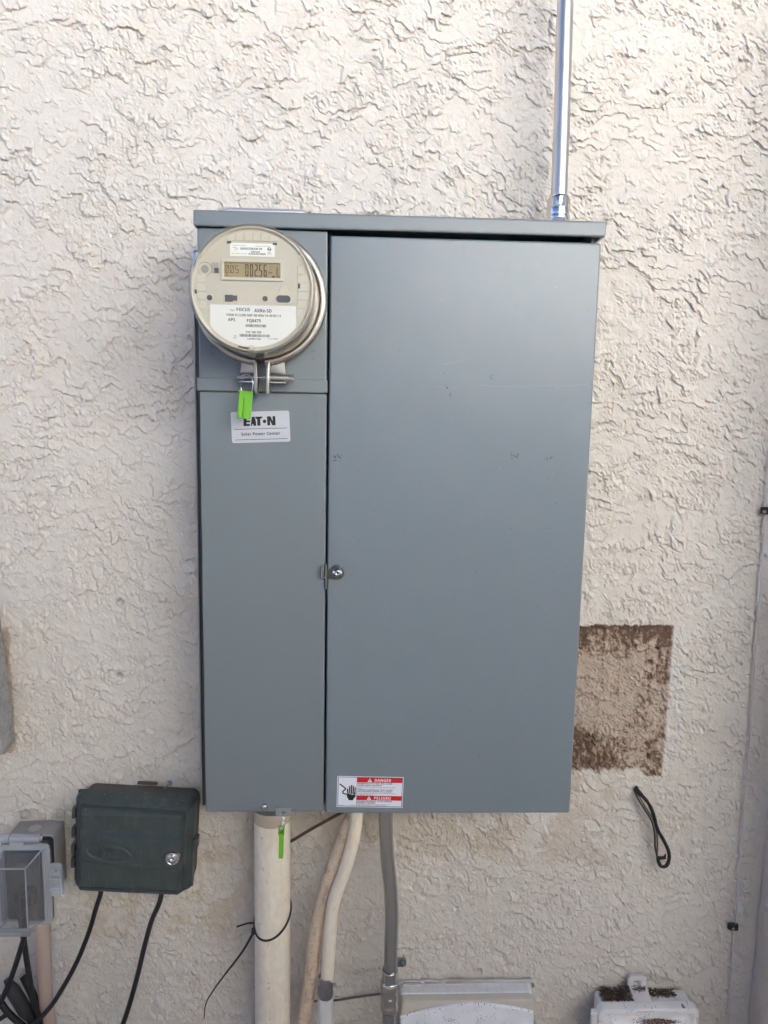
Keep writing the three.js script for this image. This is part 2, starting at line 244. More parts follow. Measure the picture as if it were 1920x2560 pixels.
// ---------------------------------------------------------------- meter and breaker cabinet
const cab = thing('meter_cabinet', 'large grey steel meter and breaker cabinet with tall door mounted on the stucco wall', 'cabinet', [0.105, 0.9, -0.155]);
{
  // tray: back, sides, floor, and a dark channel between left covers and door
  const tray = part(cab, 'enclosure', merge(box(-0.190, 0.401, 0.906, 1.838, -0.155, -0.147), box(-0.190, -0.184, 0.906, 1.838, -0.1475, -0.006), box(0.395, 0.401, 0.906, 1.838, -0.1475, -0.016), box(-0.1845, 0.3955, 0.906, 0.912, -0.1475, -0.018), box(-0.1845, 0.3955, 1.832, 1.838, -0.1475, -0.004)), greyPaint);
  part(tray, 'divider', box(-0.0035, 0.0005, 0.913, 1.83, -0.146, -0.05, 0.0005), greyPaint);
  part(cab, 'top_cap', merge(box(-0.199, 0.4095, 1.8385, 1.8437, -0.15, 0.008, 0.0025, 3), box(-0.199, 0.4095, 1.8212, 1.8425, 0.0005, 0.0085, 0.0028, 3), box(-0.199, -0.195, 1.8215, 1.842, -0.15, 0.004, 0.001), box(0.4055, 0.4095, 1.8215, 1.842, -0.15, 0.004, 0.001)), greyPaint);
  // door with its folded edge
  const doorMap = canvasTex(1024, 2048, (x, w, h) => {
    const r = rng(5), S = (v) => v; x.fillStyle = '#778086'; x.fillRect(0, 0, w, h);
    for (let i = 0; i < 900; i++) { const t = r(); x.fillStyle = t < 0.5 ? 'rgba(118,124,126,0.05)' : 'rgba(134,138,138,0.045)'; const s = 4 + r() * 46; x.beginPath(); x.ellipse(r() * w, r() * h, s, s * (0.5 + r()), r() * 3, 0, 7); x.fill(); }
    const px = (sx) => (sx - 825) / 679 * w, py = (sy) => (sy - 596) / 1438 * h;
    x.strokeStyle = 'rgba(190,196,199,0.20)'; x.lineWidth = 1.6; for (const [a, b, c, d] of [[1095, 938, 1150, 940], [1210, 933, 1340, 934], [1350, 931, 1400, 929], [1400, 932, 1490, 925], [1110, 886, 1175, 872]]) { x.beginPath(); x.moveTo(px(a), py(b)); x.quadraticCurveTo(px((a + c) / 2), py((b + d) / 2 + 2), px(c), py(d)); x.stroke(); }
    x.strokeStyle = 'rgba(48,52,56,0.8)';
    for (const [a, b, n, sx, sy] of [[848, 1112, 26, 10, 9], [1308, 1102, 26, 9, 6], [1396, 1106, 14, 9, 4], [1238, 913, 5, 3, 5], [1125, 940, 5, 4, 4], [1135, 968, 5, 3, 12]]) for (let i = 0; i < n; i++) { x.lineWidth = 1 + r() * 2; const u = px(a + (r() - 0.5) * 2 * sx), v = py(b + (r() - 0.5) * 2 * sy); x.beginPath(); x.moveTo(u, v); x.lineTo(u + (r() - 0.5) * 9, v + (r() - 0.5) * 7); x.stroke(); }
    x.fillStyle = 'rgba(70,74,78,0.7)'; for (let i = 0; i < 46; i++) { x.beginPath(); x.arc(r() * w, r() * h, 0.8 + r() * 1.4, 0, 7); x.fill(); }
    x.fillStyle = 'rgba(186,190,190,0.5)'; for (let i = 0; i < 40; i++) { x.beginPath(); x.arc(r() * w, r() * h, 0.8 + r() * 1.2, 0, 7); x.fill(); }
    x.fillStyle = 'rgba(112,122,130,0.22)'; for (const [a, b, s] of [[1150, 628, 26], [1165, 605, 18], [1268, 662, 20], [1335, 775, 26], [1298, 745, 12]]) for (let i = 0; i < 9; i++) { x.beginPath(); x.ellipse(px(a + (r() - 0.5) * s), py(b + (r() - 0.5) * s), 3 + r() * 14, 3 + r() * 9, r() * 3, 0, 7); x.fill(); }
  });
  const wave = noiseTex(512, 1, (x, y) => { const v = 0.5 + 0.3 * n2(x / 210 + 3, y / 120) + 0.12 * n2(x / 90, y / 50 + 7) + 0.012 * n2(x / 9, y / 5); return [v, v, v]; }); wave.repeat.set(1, 1);
  const doorPaint = new THREE.MeshPhysicalMaterial({ map: doorMap, ior: 1.58, roughness: 0.34, bumpMap: wave, bumpScale: 0.0016 });
  const door = part(cab, 'door', uvPlanar(box(0, 0.4065, 0.9, 1.8145, -0.014, 0, 0.004, 4), 0, 0.4065, 0.9, 1.8145), doorPaint);
  door.material.map.wrapS = door.material.map.wrapT = THREE.RepeatWrapping;
  part(cab, 'meter_cover_panel', box(-0.1955, -0.0035, 1.596, 1.8205, -0.012, 0, 0.003, 3), greyPaint);
  part(cab, 'cover_strip', merge(box(-0.1985, -0.002, 1.5835, 1.6035, -0.006, 0.0045, 0.0022, 3)), greyPaint);
  part(cab, 'pull_section_cover', box(-0.1955, -0.0032, 0.9035, 1.583, -0.012, 0, 0.003, 3), greyPaint);
  for (const [x, y] of [[-0.1761, 1.6491], [-0.1763, 1.6372], [-0.0244, 1.6467], [-0.0243, 1.6347]]) part(cab, 'dimple', latheZ([[0.0024, 0.0002], [0.0019, 0.0011], [0.0012, 0.0006], [0.0002, 0.0002]], x, y, 16), greyPaint);
  for (const [x, y] of [[0.4075, 1.6788], [0.4075, 1.6486]]) part(cab, 'side_tab', box(0.4, 0.411, y - 0.006, y + 0.006, -0.05, -0.02, 0.001), greyPaint);
  part(cab, 'hub_plate', extr(rrect(-0.168, -0.036, -0.13, -0.03, 0.012), 0, 0.0145, 0.004).rotateX(-Math.PI / 2).translate(0, 1.8438, 0).translate(0, 0, -0.16), std([0.62, 0.63, 0.64], 0.42, 0.8));
  part(part(cab, 'gap_shade_flange', box(-0.2325, -0.1895, 0.83, 1.79, -0.1545, -0.152, 0.0008), std([0.085, 0.095, 0.09], 0.6)), 'flange_lip', box(-0.2345, -0.2322, 0.83, 1.79, -0.1545, -0.146, 0.0008), std([0.55, 0.56, 0.55], 0.45));  // flange coloured dark to imitate the shadowed gap at the cabinet side; pale lip
  part(cab, 'side_hub_bracket', merge(box(-0.214, -0.19, 1.735, 1.80, -0.07, -0.05, 0.004), box(-0.212, -0.19, 1.70, 1.74, -0.09, -0.082, 0.002)), zinc);
  // screw of the lower cover and its seal tab
  part(cab, 'cover_screw', latheZ([[0, 0.0072], [0.003, 0.0068], [0.0047, 0.0045], [0.0052, 0.0012], [0.0062, 0.001], [0.0062, 0.0001]], -0.0992, 0.9149, 24), zinc);
  const tabS = poly([[-0.0812, 0.9115], [-0.0559, 0.9112], [-0.0563, 0.9005], [-0.0600, 0.8974], [-0.0775, 0.8974], [-0.0812, 0.9003]]);
  const hole = new THREE.Path(); hole.absellipse(-0.0685, 0.9038, 0.0035, 0.0022, 0, Math.PI * 2); tabS.holes.push(hole);
  part(cab, 'seal_tab', merge(extr(tabS, 0.0015, 0.0032, 0.0004), box(-0.0822, -0.0550, 0.9105, 0.9122, -0.001, 0.0032, 0.0003)), std([0.50, 0.54, 0.58], 0.4, 0.85));
  // latch: hasp ear on the door with a domed screw, slotted staple in the gap
  const latch = part(cab, 'latch', extr((() => { const s = new THREE.Shape(); s.absarc(0.0149, 1.3065, 0.0118, -Math.PI * 0.55, Math.PI * 0.75); s.lineTo(-0.0005, 1.309); s.lineTo(-0.0005, 1.2965); s.lineTo(0.012, 1.2945); return s; })(), 0.0005, 0.0042, 0.0008), std([0.12, 0.13, 0.12], 0.35, 0.9));
  part(latch, 'screw', latheZ([[0.0012, 0.0075], [0.0028, 0.0088], [0.0045, 0.008], [0.0054, 0.0064], [0.0074, 0.006], [0.0078, 0.0044]], 0.0158, 1.3062, 28), zinc);
  part(latch, 'staple', merge(box(-0.0026, -0.0008, 1.281, 1.321, -0.015, 0.009, 0.0008), box(-0.0092, -0.0078, 1.2975, 1.3165, 0.0002, 0.009, 0.0006).rotateZ(0), box(-0.0085, -0.001, 1.2985, 1.3, 0.0005, 0.007, 0.0005)), zinc);

  // nameplate
  const plateTex = canvasTex(1024, 544, (x, w, h) => {
    x.fillStyle = '#c3c3c6'; x.fillRect(0, 0, w, h); const r = rng(11);
    for (let i = 0; i < 500; i++) { x.fillStyle = `rgba(${r() < 0.5 ? '176,176,182' : '212,212,214'},0.28)`; x.fillRect(0, r() * h, w, 1 + r() * 2); }
    x.fillStyle = '#14161a';
    const Y0 = 92, H = 158, P = (pts) => { x.beginPath(); pts.forEach((p, i) => i ? x.lineTo(p[0], Y0 + p[1] * H) : x.moveTo(p[0], Y0 + p[1] * H)); x.closePath(); x.fill(); };
    P([[222, 0], [345, 0], [340, 0.22], [276, 0.22], [274, 0.4], [334, 0.4], [330, 0.6], [270, 0.6], [268, 0.78], [328, 0.78], [324, 1], [214, 1]]);
    P([[368, 0], [412, 0], [432, 0.45], [440, 1], [388, 1], [386, 0.8], [368, 0.8], [364, 1], [340, 1], [356, 0.45]]);
    P([[424, 0], [556, 0], [548, 0.24], [510, 0.24], [512, 1], [456, 1], [458, 0.24], [430, 0.24]]);
    x.fillStyle = '#c3c3c6'; x.beginPath(); x.arc(596, Y0 + H * 0.52, 82, 0, 7); x.fill();
    x.fillStyle = '#14161a'; x.beginPath(); x.arc(585, Y0 + H * 0.54, 30, 0, 7); x.fill();
    P([[632, 0], [694, 0], [728, 0.55], [728, 0], [776, 0], [776, 1], [716, 1], [682, 0.45], [682, 1], [632, 1]]);
    x.fillStyle = '#23262c'; x.fillRect(46, 300, 932, 9); x.fillRect(46, 486, 932, 9);
    x.font = 'bold 74px sans-serif'; x.textAlign = 'center'; x.fillStyle = '#24262b'; x.fillText('Solar Power Center', 506, 418);
  });
  const pm = std([1, 1, 1], 0.4, 0.1, { map: plateTex });
  part(cab, 'nameplate', tilt(sticker(rrect(-0.1478, -0.0590, 1.5075, 1.5545, 0.003), 0.0004, -0.1478, -0.0590, 1.5075, 1.5545).translate(0, 0, 0.0003), 2.6, -0.1034, 1.531), pm, 'silver nameplate with black lettering and two ruled lines');

  // warning label
  const dangerTex = canvasTex(1280, 640, (x, w, h) => {
    x.fillStyle = '#e2e4ea'; x.fillRect(0, 0, w, h); x.strokeStyle = '#20242c'; x.lineWidth = 9; x.strokeRect(20, 20, w - 40, h - 40);
    x.beginPath(); x.moveTo(382, 20); x.lineTo(382, h - 20); x.lineWidth = 7; x.stroke();
    x.fillStyle = '#d0141f'; x.fillRect(386, 25, w - 411, 100); x.fillRect(386, 396, w - 411, 96);
    const tri = (cx, y0, s) => { x.fillStyle = '#f1e9ea'; x.beginPath(); x.moveTo(cx, y0); x.lineTo(cx + s * 0.56, y0 + s); x.lineTo(cx - s * 0.56, y0 + s); x.closePath(); x.fill(); x.fillStyle = '#37282c'; x.fillRect(cx - 5, y0 + s * 0.32, 10, s * 0.36); x.fillRect(cx - 5, y0 + s * 0.76, 10, 9); };
    tri(628, 34, 80); tri(624, 404, 78);
    x.fillStyle = '#f1e9ea'; x.font = 'bold 80px sans-serif'; x.textAlign = 'left'; x.fillText('DANGER', 716, 104); x.fillText('PELIGRO', 716, 474);
    x.fillStyle = '#191c24'; const L = (t, y, f, wd) => { x.font = f; x.fillText(t, 396, y, wd); };
    L('HAZARDOUS VOLTAGE. WILL CAUSE', 160, 'bold 40px sans-serif', 860); L('SEVERE INJURY OR DEATH.', 198, 'bold 38px sans-serif', 580); L('Turn OFF power supplying this equipment before working', 230, '28px sans-serif', 860); L('inside.', 254, '28px sans-serif', 100);
    L('TENSION DANGEREUSE. PEUT CAUSER', 291, 'bold 38px sans-serif', 860); L('DES BLESSURES GRAVES OU LA MORT.', 326, 'bold 38px sans-serif', 845); L("Couper l'alimentation \u00e9lectrique de cet \u00e9quipement avant", 358, '28px sans-serif', 860); L("d'y effectuer des travaux.", 386, '28px sans-serif', 380);
    L('VOLTAJE PELIGROSO. CAUSA HERIDAS', 529, 'bold 38px sans-serif', 860); L('SEVERAS O MUERTE.', 563, 'bold 38px sans-serif', 440); L('Desconecte el suministro de energ\u00eda que alimenta este', 588, '26px sans-serif', 860); L('equipo antes de trabajar en el interior del mismo.', 612, '26px sans-serif', 850);
    x.font = '20px sans-serif'; x.fillText('60-11082-5', 34, 608); x.fillText('REV. 01', 290, 608);
    x.strokeStyle = '#0d0e12'; x.lineWidth = 25; x.lineCap = 'butt'; x.lineJoin = 'round'; x.beginPath(); x.moveTo(48, 162); x.lineTo(160, 250); x.bezierCurveTo(170, 290, 110, 300, 112, 330); x.bezierCurveTo(112, 365, 150, 370, 190, 372); x.stroke();
    x.fillStyle = '#0d0e12'; const F = (x0, y0, x1, y1, lw) => { x.lineWidth = lw; x.lineCap = 'round'; x.beginPath(); x.moveTo(x0, y0); x.lineTo(x1, y1); x.stroke(); };
    F(204, 270, 212, 400, 27); F(243, 215, 246, 360, 25); F(282, 192, 280, 360, 25); F(320, 214, 316, 360, 24); F(352, 240, 346, 380, 21);
    x.beginPath(); x.moveTo(192, 340); x.lineTo(362, 340); x.lineTo(360, 410); x.bezierCurveTo(350, 440, 330, 455, 318, 480); x.lineTo(318, 498); x.lineTo(228, 498); x.lineTo(228, 480); x.bezierCurveTo(210, 455, 192, 430, 192, 400); x.closePath(); x.fill();
    x.strokeStyle = '#e2e4ea'; x.lineWidth = 7; x.beginPath(); x.moveTo(186, 356); x.lineTo(268, 346); x.lineTo(244, 372); x.lineTo(318, 350); x.lineTo(284, 386); x.lineTo(360, 374); x.stroke();
  });
  part(cab, 'warning_label', tilt(sticker(rrect(0.0187, 0.1272, 0.9118, 0.9655, 0.0008), 0.0003, 0.0187, 0.1272, 0.9118, 0.9655).translate(0, 0, 0.0004), -1.1, 0.073, 0.9385), std([1, 1, 1], 0.45, 0, { map: dangerTex }), 'white and red danger label with a hand symbol');
}

// ---------------------------------------------------------------- electricity meter
const MX = -0.1005, MY = 1.718;
const meter = thing('electricity_meter', 'round electricity meter with clear cover and digital display on the grey cabinet', 'meter', [MX, MY, 0.004]);
{
  const ivory = phys([0.575, 0.535, 0.43], { roughness: 0.5 }), ivory2 = phys([0.61, 0.57, 0.46], { roughness: 0.5 }), slot = std([0.09, 0.085, 0.075], 0.7);
  const canTex = noiseTex(256, 0.06, (x, y) => { const v = 0.5 + 0.2 * n2(x / 22, y / 1.6) + 0.15 * n2(x / 9, y / 5); return [0.30 + 0.25 * v, 0.27 + 0.22 * v, 0.22 + 0.2 * v]; });
  const bodyM = part(meter, 'housing', latheZ([[0, 0.012], [0.0745, 0.012], [0.0755, 0.02], [0.0745, 0.092], [0.074, 0.0935], [0, 0.0935]], MX, MY, 96), std([0.36, 0.33, 0.28], 0.55));
  part(meter, 'base_rim', latheZ([[0.086, 0.004], [0.0905, 0.006], [0.0905, 0.022], [0.086, 0.0235], [0.074, 0.0235]], MX, MY, 96), std([0.23, 0.19, 0.15], 0.4, 0.6));
  const face = part(meter, 'faceplate', latheZ([[0.0745, 0.088], [0.0815, 0.0885], [0.0826, 0.094], [0.0824, 0.1035], [0.0812, 0.1050], [0.0800, 0.1045], [0.0790, 0.1012], [0.0775, 0.1], [0, 0.1]], MX, MY, 96), ivory);
  const Z = 0.1, at = (x, y) => [MX + x, MY + y];
  const ring = (x0, x1, y0, y1, t, r, z0, z1) => { const s = rrect(MX + x0, MX + x1, MY + y0, MY + y1, r), q = rrect(MX + x0 + t, MX + x1 - t, MY + y0 + t, MY + y1 - t, Math.max(0.0004, r - t)); s.holes.push(new THREE.Path(q.getPoints(12))); return extr(s, z0, z1, 0.0005); };
  // vents: raised tiles with gaps, top row and both sides
  for (let i = 0; i < 7; i++) { const x = -0.0335 + i * 0.0113, top = Math.sqrt(0.0758 ** 2 - Math.max(Math.abs(x), Math.abs(x + 0.0105)) ** 2); if (top - 0.0635 > 0.001) part(face, 'vent_tile', extr(poly([[MX + x, MY + 0.0635], [MX + x + 0.0105, MY + 0.0635], [MX + x + 0.0105, MY + Math.sqrt(0.0758 ** 2 - (x + 0.0105) ** 2)], [MX + x, MY + Math.sqrt(0.0758 ** 2 - x * x)]]), Z - 0.0005, Z + 0.0011, 0.0004), ivory2); }
  for (let i = 0; i < 8; i++) for (const s of [-1, 1]) { const y = (s < 0 ? 0.0075 : 0.022) - i * 0.0113, y1 = y + 0.0105, m = Math.max(Math.abs(y), Math.abs(y1)); const xo = Math.sqrt(0.0758 ** 2 - m * m), xi = 0.0605; if (xo - xi < 0.002) continue; part(face, 'vent_tile', extr(s > 0 ? poly([[MX + xi, MY + y], [MX + xo, MY + y], [MX + xo, MY + y1], [MX + xi, MY + y1]]) : poly([[MX - xo, MY + y], [MX - xi - 0.002, MY + y], [MX - xi - 0.002, MY + y1], [MX - xo, MY + y1]]), Z - 0.0005, Z + 0.0011, 0.0004), ivory2); }
  for (const [x, y, w, h] of [[-0.0313, 0.0611, 0.0055, 0.0027], [0.0300, 0.0606, 0.0055, 0.0027], [0.0627, 0.0062, 0.0028, 0.0062], [-0.0768, -0.0042, 0.0026, 0.0052]]) part(face, 'latch_slot', box(MX + x - w / 2, MX + x + w / 2, MY + y - h / 2, MY + y + h / 2, Z, Z + 0.0016, 0.0003), slot);
  // display
  const lcdTex = canvasTex(1024, 270, (x, w, h) => {
    x.fillStyle = '#a39268'; x.fillRect(0, 0, w, h); const r = rng(3); for (let i = 0; i < 120; i++) { x.fillStyle = r() < 0.5 ? 'rgba(178,158,112,0.10)' : 'rgba(150,134,92,0.10)'; x.fillRect(r() * w, r() * h, 20 + r() * 90, 10 + r() * 50); }
    const SEG = { 0: 'abcdef', 2: 'abged', 5: 'afgcd', 6: 'afgedc' }, dig = (n, X, Y, W, H, T, col) => { x.fillStyle = col; const s = SEG[n], m = Y + H / 2, g = T * 0.25; for (const k of s) { if (k === 'a') x.fillRect(X + g, Y, W - 2 * g, T); if (k === 'd') x.fillRect(X + g, Y + H - T, W - 2 * g, T); if (k === 'g') x.fillRect(X + T * 0.6, m - T / 2, W - T * 1.2, T); if (k === 'f') x.fillRect(X, Y + g + 2, T, H / 2 - g - 5); if (k === 'b') x.fillRect(X + W - T, Y + g + 2, T, H / 2 - g - 5); if (k === 'e') x.fillRect(X, m + 3, T, H / 2 - g - 5); if (k === 'c') x.fillRect(X + W - T, m + 3, T, H / 2 - g - 5); } };
    const ink = '#3e3625', ink2 = '#5f5438';
    dig(0, 26, 62, 66, 128, 11, ink2); dig(0, 114, 62, 66, 128, 11, ink2); dig(5, 202, 62, 66, 128, 11, ink2);
    x.strokeStyle = ink2; x.lineWidth = 8; for (const X of [26, 114]) { x.beginPath(); x.moveTo(X + 12, 180); x.lineTo(X + 54, 72); x.stroke(); }
    [0, 0, 2, 5, 6].forEach((d, i) => dig(d, 388 + i * 82, 34, 56, 202, 17, ink)); x.fillStyle = ink; x.fillRect(611, 222, 13, 14);
    x.font = 'bold 36px sans-serif'; x.fillText('kWh', 800, 182); x.font = 'bold 22px sans-serif'; x.fillStyle = ink2; x.fillText('RATE C A', 818, 78); x.fillText('TOTAL', 812, 128); x.fillText('Ph', 112, 40);
    x.fillStyle = 'rgba(74,66,48,0.85)'; x.fillRect(868, 220, 50, 28); x.fillStyle = 'rgba(74,66,54,0.45)'; x.fillRect(940, 90, 34, 120); x.fillRect(952, 60, 14, 34); x.fillRect(944, 214, 60, 30); x.beginPath(); x.lineWidth = 6; x.strokeStyle = ink2; x.arc(54, 224, 15, 0, 7); x.stroke();
    x.fillStyle = ink; x.fillRect(398, 250, 48, 12); x.fillRect(470, 250, 50, 12); x.fillRect(556, 254, 34, 7); x.fillRect(640, 254, 30, 7); x.fillRect(720, 254, 30, 7); x.fillRect(120, 250, 16, 10);
  });
  const disp = part(face, 'display', ring(-0.0425, 0.0415, 0.0115, 0.0395, 0.0042, 0.0012, Z - 0.0005, Z + 0.0030), ivory2);
  part(disp, 'screen', sticker(rrect(MX - 0.0388, MX + 0.0378, MY + 0.0150, MY + 0.0360, 0.0003), 0.0004, MX - 0.0388, MX + 0.0378, MY + 0.0150, MY + 0.0360).translate(0, 0, Z + 0.0002), phys([1, 1, 1], { map: lcdTex, roughness: 0.25 }));
  // round magnet recess with its slot, ports
  part(face, 'sensor_cup', latheZ([[0.0096, Z + 0.0006], [0.0092, Z + 0.0008], [0.0088, Z - 0.0002], [0, Z + 0.0003]], ...at(-0.0643, 0.0256), 32), std([0.33, 0.31, 0.26], 0.55));
  part(face, 'sensor_slot', box(MX - 0.0552, MX - 0.0455, MY + 0.0205, MY + 0.0345, Z, Z + 0.0005, 0.0002), std([0.40, 0.38, 0.32], 0.6));
  part(face, 'sensor_window', box(MX - 0.0515, MX - 0.0455, MY + 0.0208, MY + 0.0275, Z + 0.0002, Z + 0.0010, 0.0002), slot);
  for (const [x, y] of [[-0.0583, -0.0118], [0.0166, -0.0115]]) { const b = part(face, 'button', latheZ([[0.0054, Z], [0.0053, Z + 0.0012], [0.0042, Z + 0.0014], [0.0036, Z + 0.0004], [0, Z + 0.0004]], ...at(x, y), 24), ivory2); part(b, 'button_hole', cylZ(...at(x, y), Z + 0.0004, Z + 0.0009, 0.0036, 20), slot); }
  const port = part(face, 'optical_port', ring(-0.0395, -0.0195, -0.0183, -0.0058, 0.0016, 0.0012, Z - 0.0004, Z + 0.0014), ivory2);
  part(port, 'port_hole', merge(extr(poly([[MX - 0.0376, MY - 0.0165], [MX - 0.027, MY - 0.0165], [MX - 0.027, MY - 0.0148], [MX - 0.0212, MY - 0.0148], [MX - 0.0212, MY - 0.0082], [MX - 0.0272, MY - 0.0082], [MX - 0.0272, MY - 0.0068], [MX - 0.0376, MY - 0.0068]]), Z + 0.0001, Z + 0.0008, 0.0001)), slot);
  const tri = part(face, 'reset_lever', merge(extr((() => { const s = new THREE.Shape(); s.moveTo(MX + 0.0315, MY - 0.0085); s.lineTo(MX + 0.038, MY + 0.0042); s.absarc(MX + 0.0413, MY + 0.0035, 0.0036, Math.PI * 0.85, Math.PI * 0.15, true); s.lineTo(MX + 0.0522, MY - 0.0085); s.absarc(MX + 0.0488, MY - 0.0123, 0.0058, 0.5, -Math.PI / 2, true); s.lineTo(MX + 0.035, MY - 0.0181); s.absarc(MX + 0.035, MY - 0.0123, 0.0058, -Math.PI / 2, -Math.PI * 1.2, true); return s; })(), Z - 0.0002, Z + 0.0022, 0.0008)), ivory2);
  part(tri, 'lever_button', merge(extr(rrect(MX + 0.0318, MX + 0.0512, MY - 0.0163, MY - 0.0066, 0.0047), Z + 0.0015, Z + 0.0026, 0.0004), cylZ(MX + 0.0375, MY - 0.0115, Z + 0.0024, Z + 0.0032, 0.0022), cylZ(MX + 0.0458, MY - 0.0115, Z + 0.0024, Z + 0.0032, 0.0022)), std([0.10, 0.1, 0.095], 0.5));
  part(face, 'moulded_emblem', latheZ([[0.0045, Z], [0.0048, Z + 0.0003], [0.0052, Z]], ...at(-0.0012, -0.0015), 28), ivory);
  // printed labels
  const bars = (x, r, x0, x1, y, h) => { let q = x0; while (q < x1) { const b = 2 + Math.floor(r() * 3) * 2; x.fillRect(q, y, b, h); q += b + 2 + Math.floor(r() * 3) * 2; } };
  const topTex = canvasTex(1024, 290, (x, w, h) => {
    x.fillStyle = '#eeeee6'; x.fillRect(0, 0, w, h); x.fillStyle = '#262522'; const r = rng(21);
    x.font = '25px sans-serif'; x.fillText('CONTAINS FCC ID: R7PEGRYP', 38, 62, 410); x.fillText('CONTAINS IC: 5294A-EGRYP28', 575, 68, 385);
    x.font = 'bold 66px sans-serif'; x.fillText('GRIDSTREAM RF', 232, 146, 595); x.font = 'bold 46px sans-serif'; x.fillText('50B82489', 478, 206, 255);
    x.font = '30px sans-serif'; x.fillText('Landis', 56, 112); x.font = 'italic 34px sans-serif'; x.fillText('Gyr', 122, 150); x.lineWidth = 4; x.strokeStyle = '#4b4a46'; x.beginPath(); x.moveTo(112, 190); x.lineTo(116, 108); x.lineTo(190, 122); x.stroke();
    x.font = '26px sans-serif'; x.fillText('MODULE MODEL: 26-10-1665', 36, 244, 365); bars(x, r, 425, 815, 214, 44);
    x.beginPath(); x.arc(900, 126, 44, 0, 7); x.fill(); x.strokeStyle = '#eeeee6'; x.lineWidth = 13; x.beginPath(); x.moveTo(876, 104); x.lineTo(922, 104); x.lineTo(880, 148); x.lineTo(926, 148); x.stroke(); x.font = 'bold 30px sans-serif'; x.fillText('ZigBee', 856, 216, 90); x.font = '20px sans-serif'; x.fillText('Certified Product', 838, 252, 130);
  });
  part(face, 'network_label', tilt(sticker(rrect(MX - 0.0302, MX + 0.0298, MY + 0.0438, MY + 0.0606, 0.0004), 0.0003, MX - 0.0302, MX + 0.0298, MY + 0.0438, MY + 0.0606).translate(0, 0, Z + 0.0003), 0.1, MX, MY + 0.052), std([1, 1, 1], 0.5, 0, { map: topTex }), 'small white printed label above the display');
  const ratingTex = canvasTex(1536, 720, (x, w, h) => {
    x.fillStyle = '#e6e5df'; x.fillRect(0, 0, w, h); x.fillStyle = '#1d1d1e'; const r = rng(22), U = (sx) => (sx - 338) / 847 * w, W = (sy) => (sy - 958) / 412 * h, T = (t, sx, sy, size, wd, f = 'bold ') => { x.font = f + size + 'px sans-serif'; x.fillText(t, U(sx), W(sy), wd / 847 * w); };
    T('Type', 532, 1018, 40, 50, ''); T('FOCUS', 594, 1018, 78, 152); T('AXRe-SD', 772, 1026, 78, 192); T('FORM 2S CL200 240V 3W 60Hz TA=30 Kh 7.2', 497, 1068, 56, 538, 'bold ');
    T('APS', 512, 1118, 74, 112); T('FQ8475', 695, 1124, 74, 200); bars(x, r, U(686), U(888), W(1145), 48); T('133 108 295', 684, 1233, 52, 192); bars(x, r, U(625), U(925), W(1243), 46); T('Landis+Gyr', 702, 1296, 46, 148); T('-484', 564, 1270, 30, 42, ''); T('0116', 562, 1290, 30, 44, ''); T('16 EST 7000MG', 902, 1290, 28, 110, '');
  });
  const lab = new THREE.Shape(); lab.moveTo(MX - 0.0565, MY - 0.0205); lab.lineTo(MX + 0.0575, MY - 0.0205); lab.absarc(MX + 0.0575, MY - 0.0217, 0.0012, Math.PI / 2, 0, true); lab.lineTo(MX + 0.0587, MY - 0.0488); const a0 = Math.atan2(-0.0488, 0.0587); for (let i = 1; i < 24; i++) { const a = a0 + (-Math.PI - 2 * a0) * i / 24; lab.lineTo(MX + 0.0762 * Math.cos(a) * 0.9985, MY + 0.0762 * Math.sin(a)); } lab.lineTo(MX - 0.0577, MY - 0.0488); lab.lineTo(MX - 0.0577, MY - 0.0217);
  part(face, 'rating_label', sticker(lab, 0.0003, MX - 0.0577, MX + 0.0587, MY - 0.0762, MY - 0.0205).translate(0, 0, Z + 0.0004), std([1, 1, 1], 0.5, 0, { map: ratingTex }), 'large white printed rating label filling the lower face');
  part(face, 'label_frame', merge(box(MX - 0.0592, MX + 0.0602, MY - 0.0205, MY - 0.0188, Z, Z + 0.0012, 0.0004), box(MX - 0.0595, MX - 0.0579, MY - 0.047, MY - 0.0188, Z, Z + 0.0011, 0.0004), box(MX + 0.0589, MX + 0.0604, MY - 0.047, MY - 0.0188, Z, Z + 0.0011, 0.0004)), ivory2);
  part(face, 'edge_slot', latheZ([[0.0772, Z + 0.0004], [0.0790, Z + 0.0014], [0.0803, Z + 0.005]], MX, MY, 16, -0.26, 0.2), slot);
  // clear cover
  const glass = phys([0.97, 0.965, 0.94], { roughness: 0.04, transmission: 1, thickness: 0, ior: 1.49, side: THREE.DoubleSide });
  const cover = part(meter, 'clear_cover', latheZ([[0.0895, 0.022], [0.0872, 0.026], [0.0858, 0.06], [0.0846, 0.104], [0.0842, 0.112], [0.0832, 0.1165], [0.0815, 0.1187], [0.079, 0.1176], [0.0765, 0.1172], [0.06, 0.1182], [0.04, 0.1191], [0.02, 0.1196], [0, 0.1198]], MX, MY, 128), glass);
  const rimM = phys([0.9, 0.9, 0.86], { roughness: 0.12, transmission: 0.75, thickness: 0, ior: 1.49 });
  part(cover, 'cover_bead', latheZ([[0.0847, 0.1015], [0.0853, 0.103], [0.0852, 0.1055], [0.0845, 0.107]], MX, MY, 128), rimM);
  for (const [x, y] of [[-0.0695, 0.0397], [0.0673, 0.0409], [0.0008, -0.0795]]) part(cover, 'moulding_boss', latheZ([[0.0042, 0.1158], [0.0042, 0.1192], [0.0034, 0.1196], [0.003, 0.1182], [0.0012, 0.118], [0, 0.1192]], ...at(x, y), 24), rimM);
}

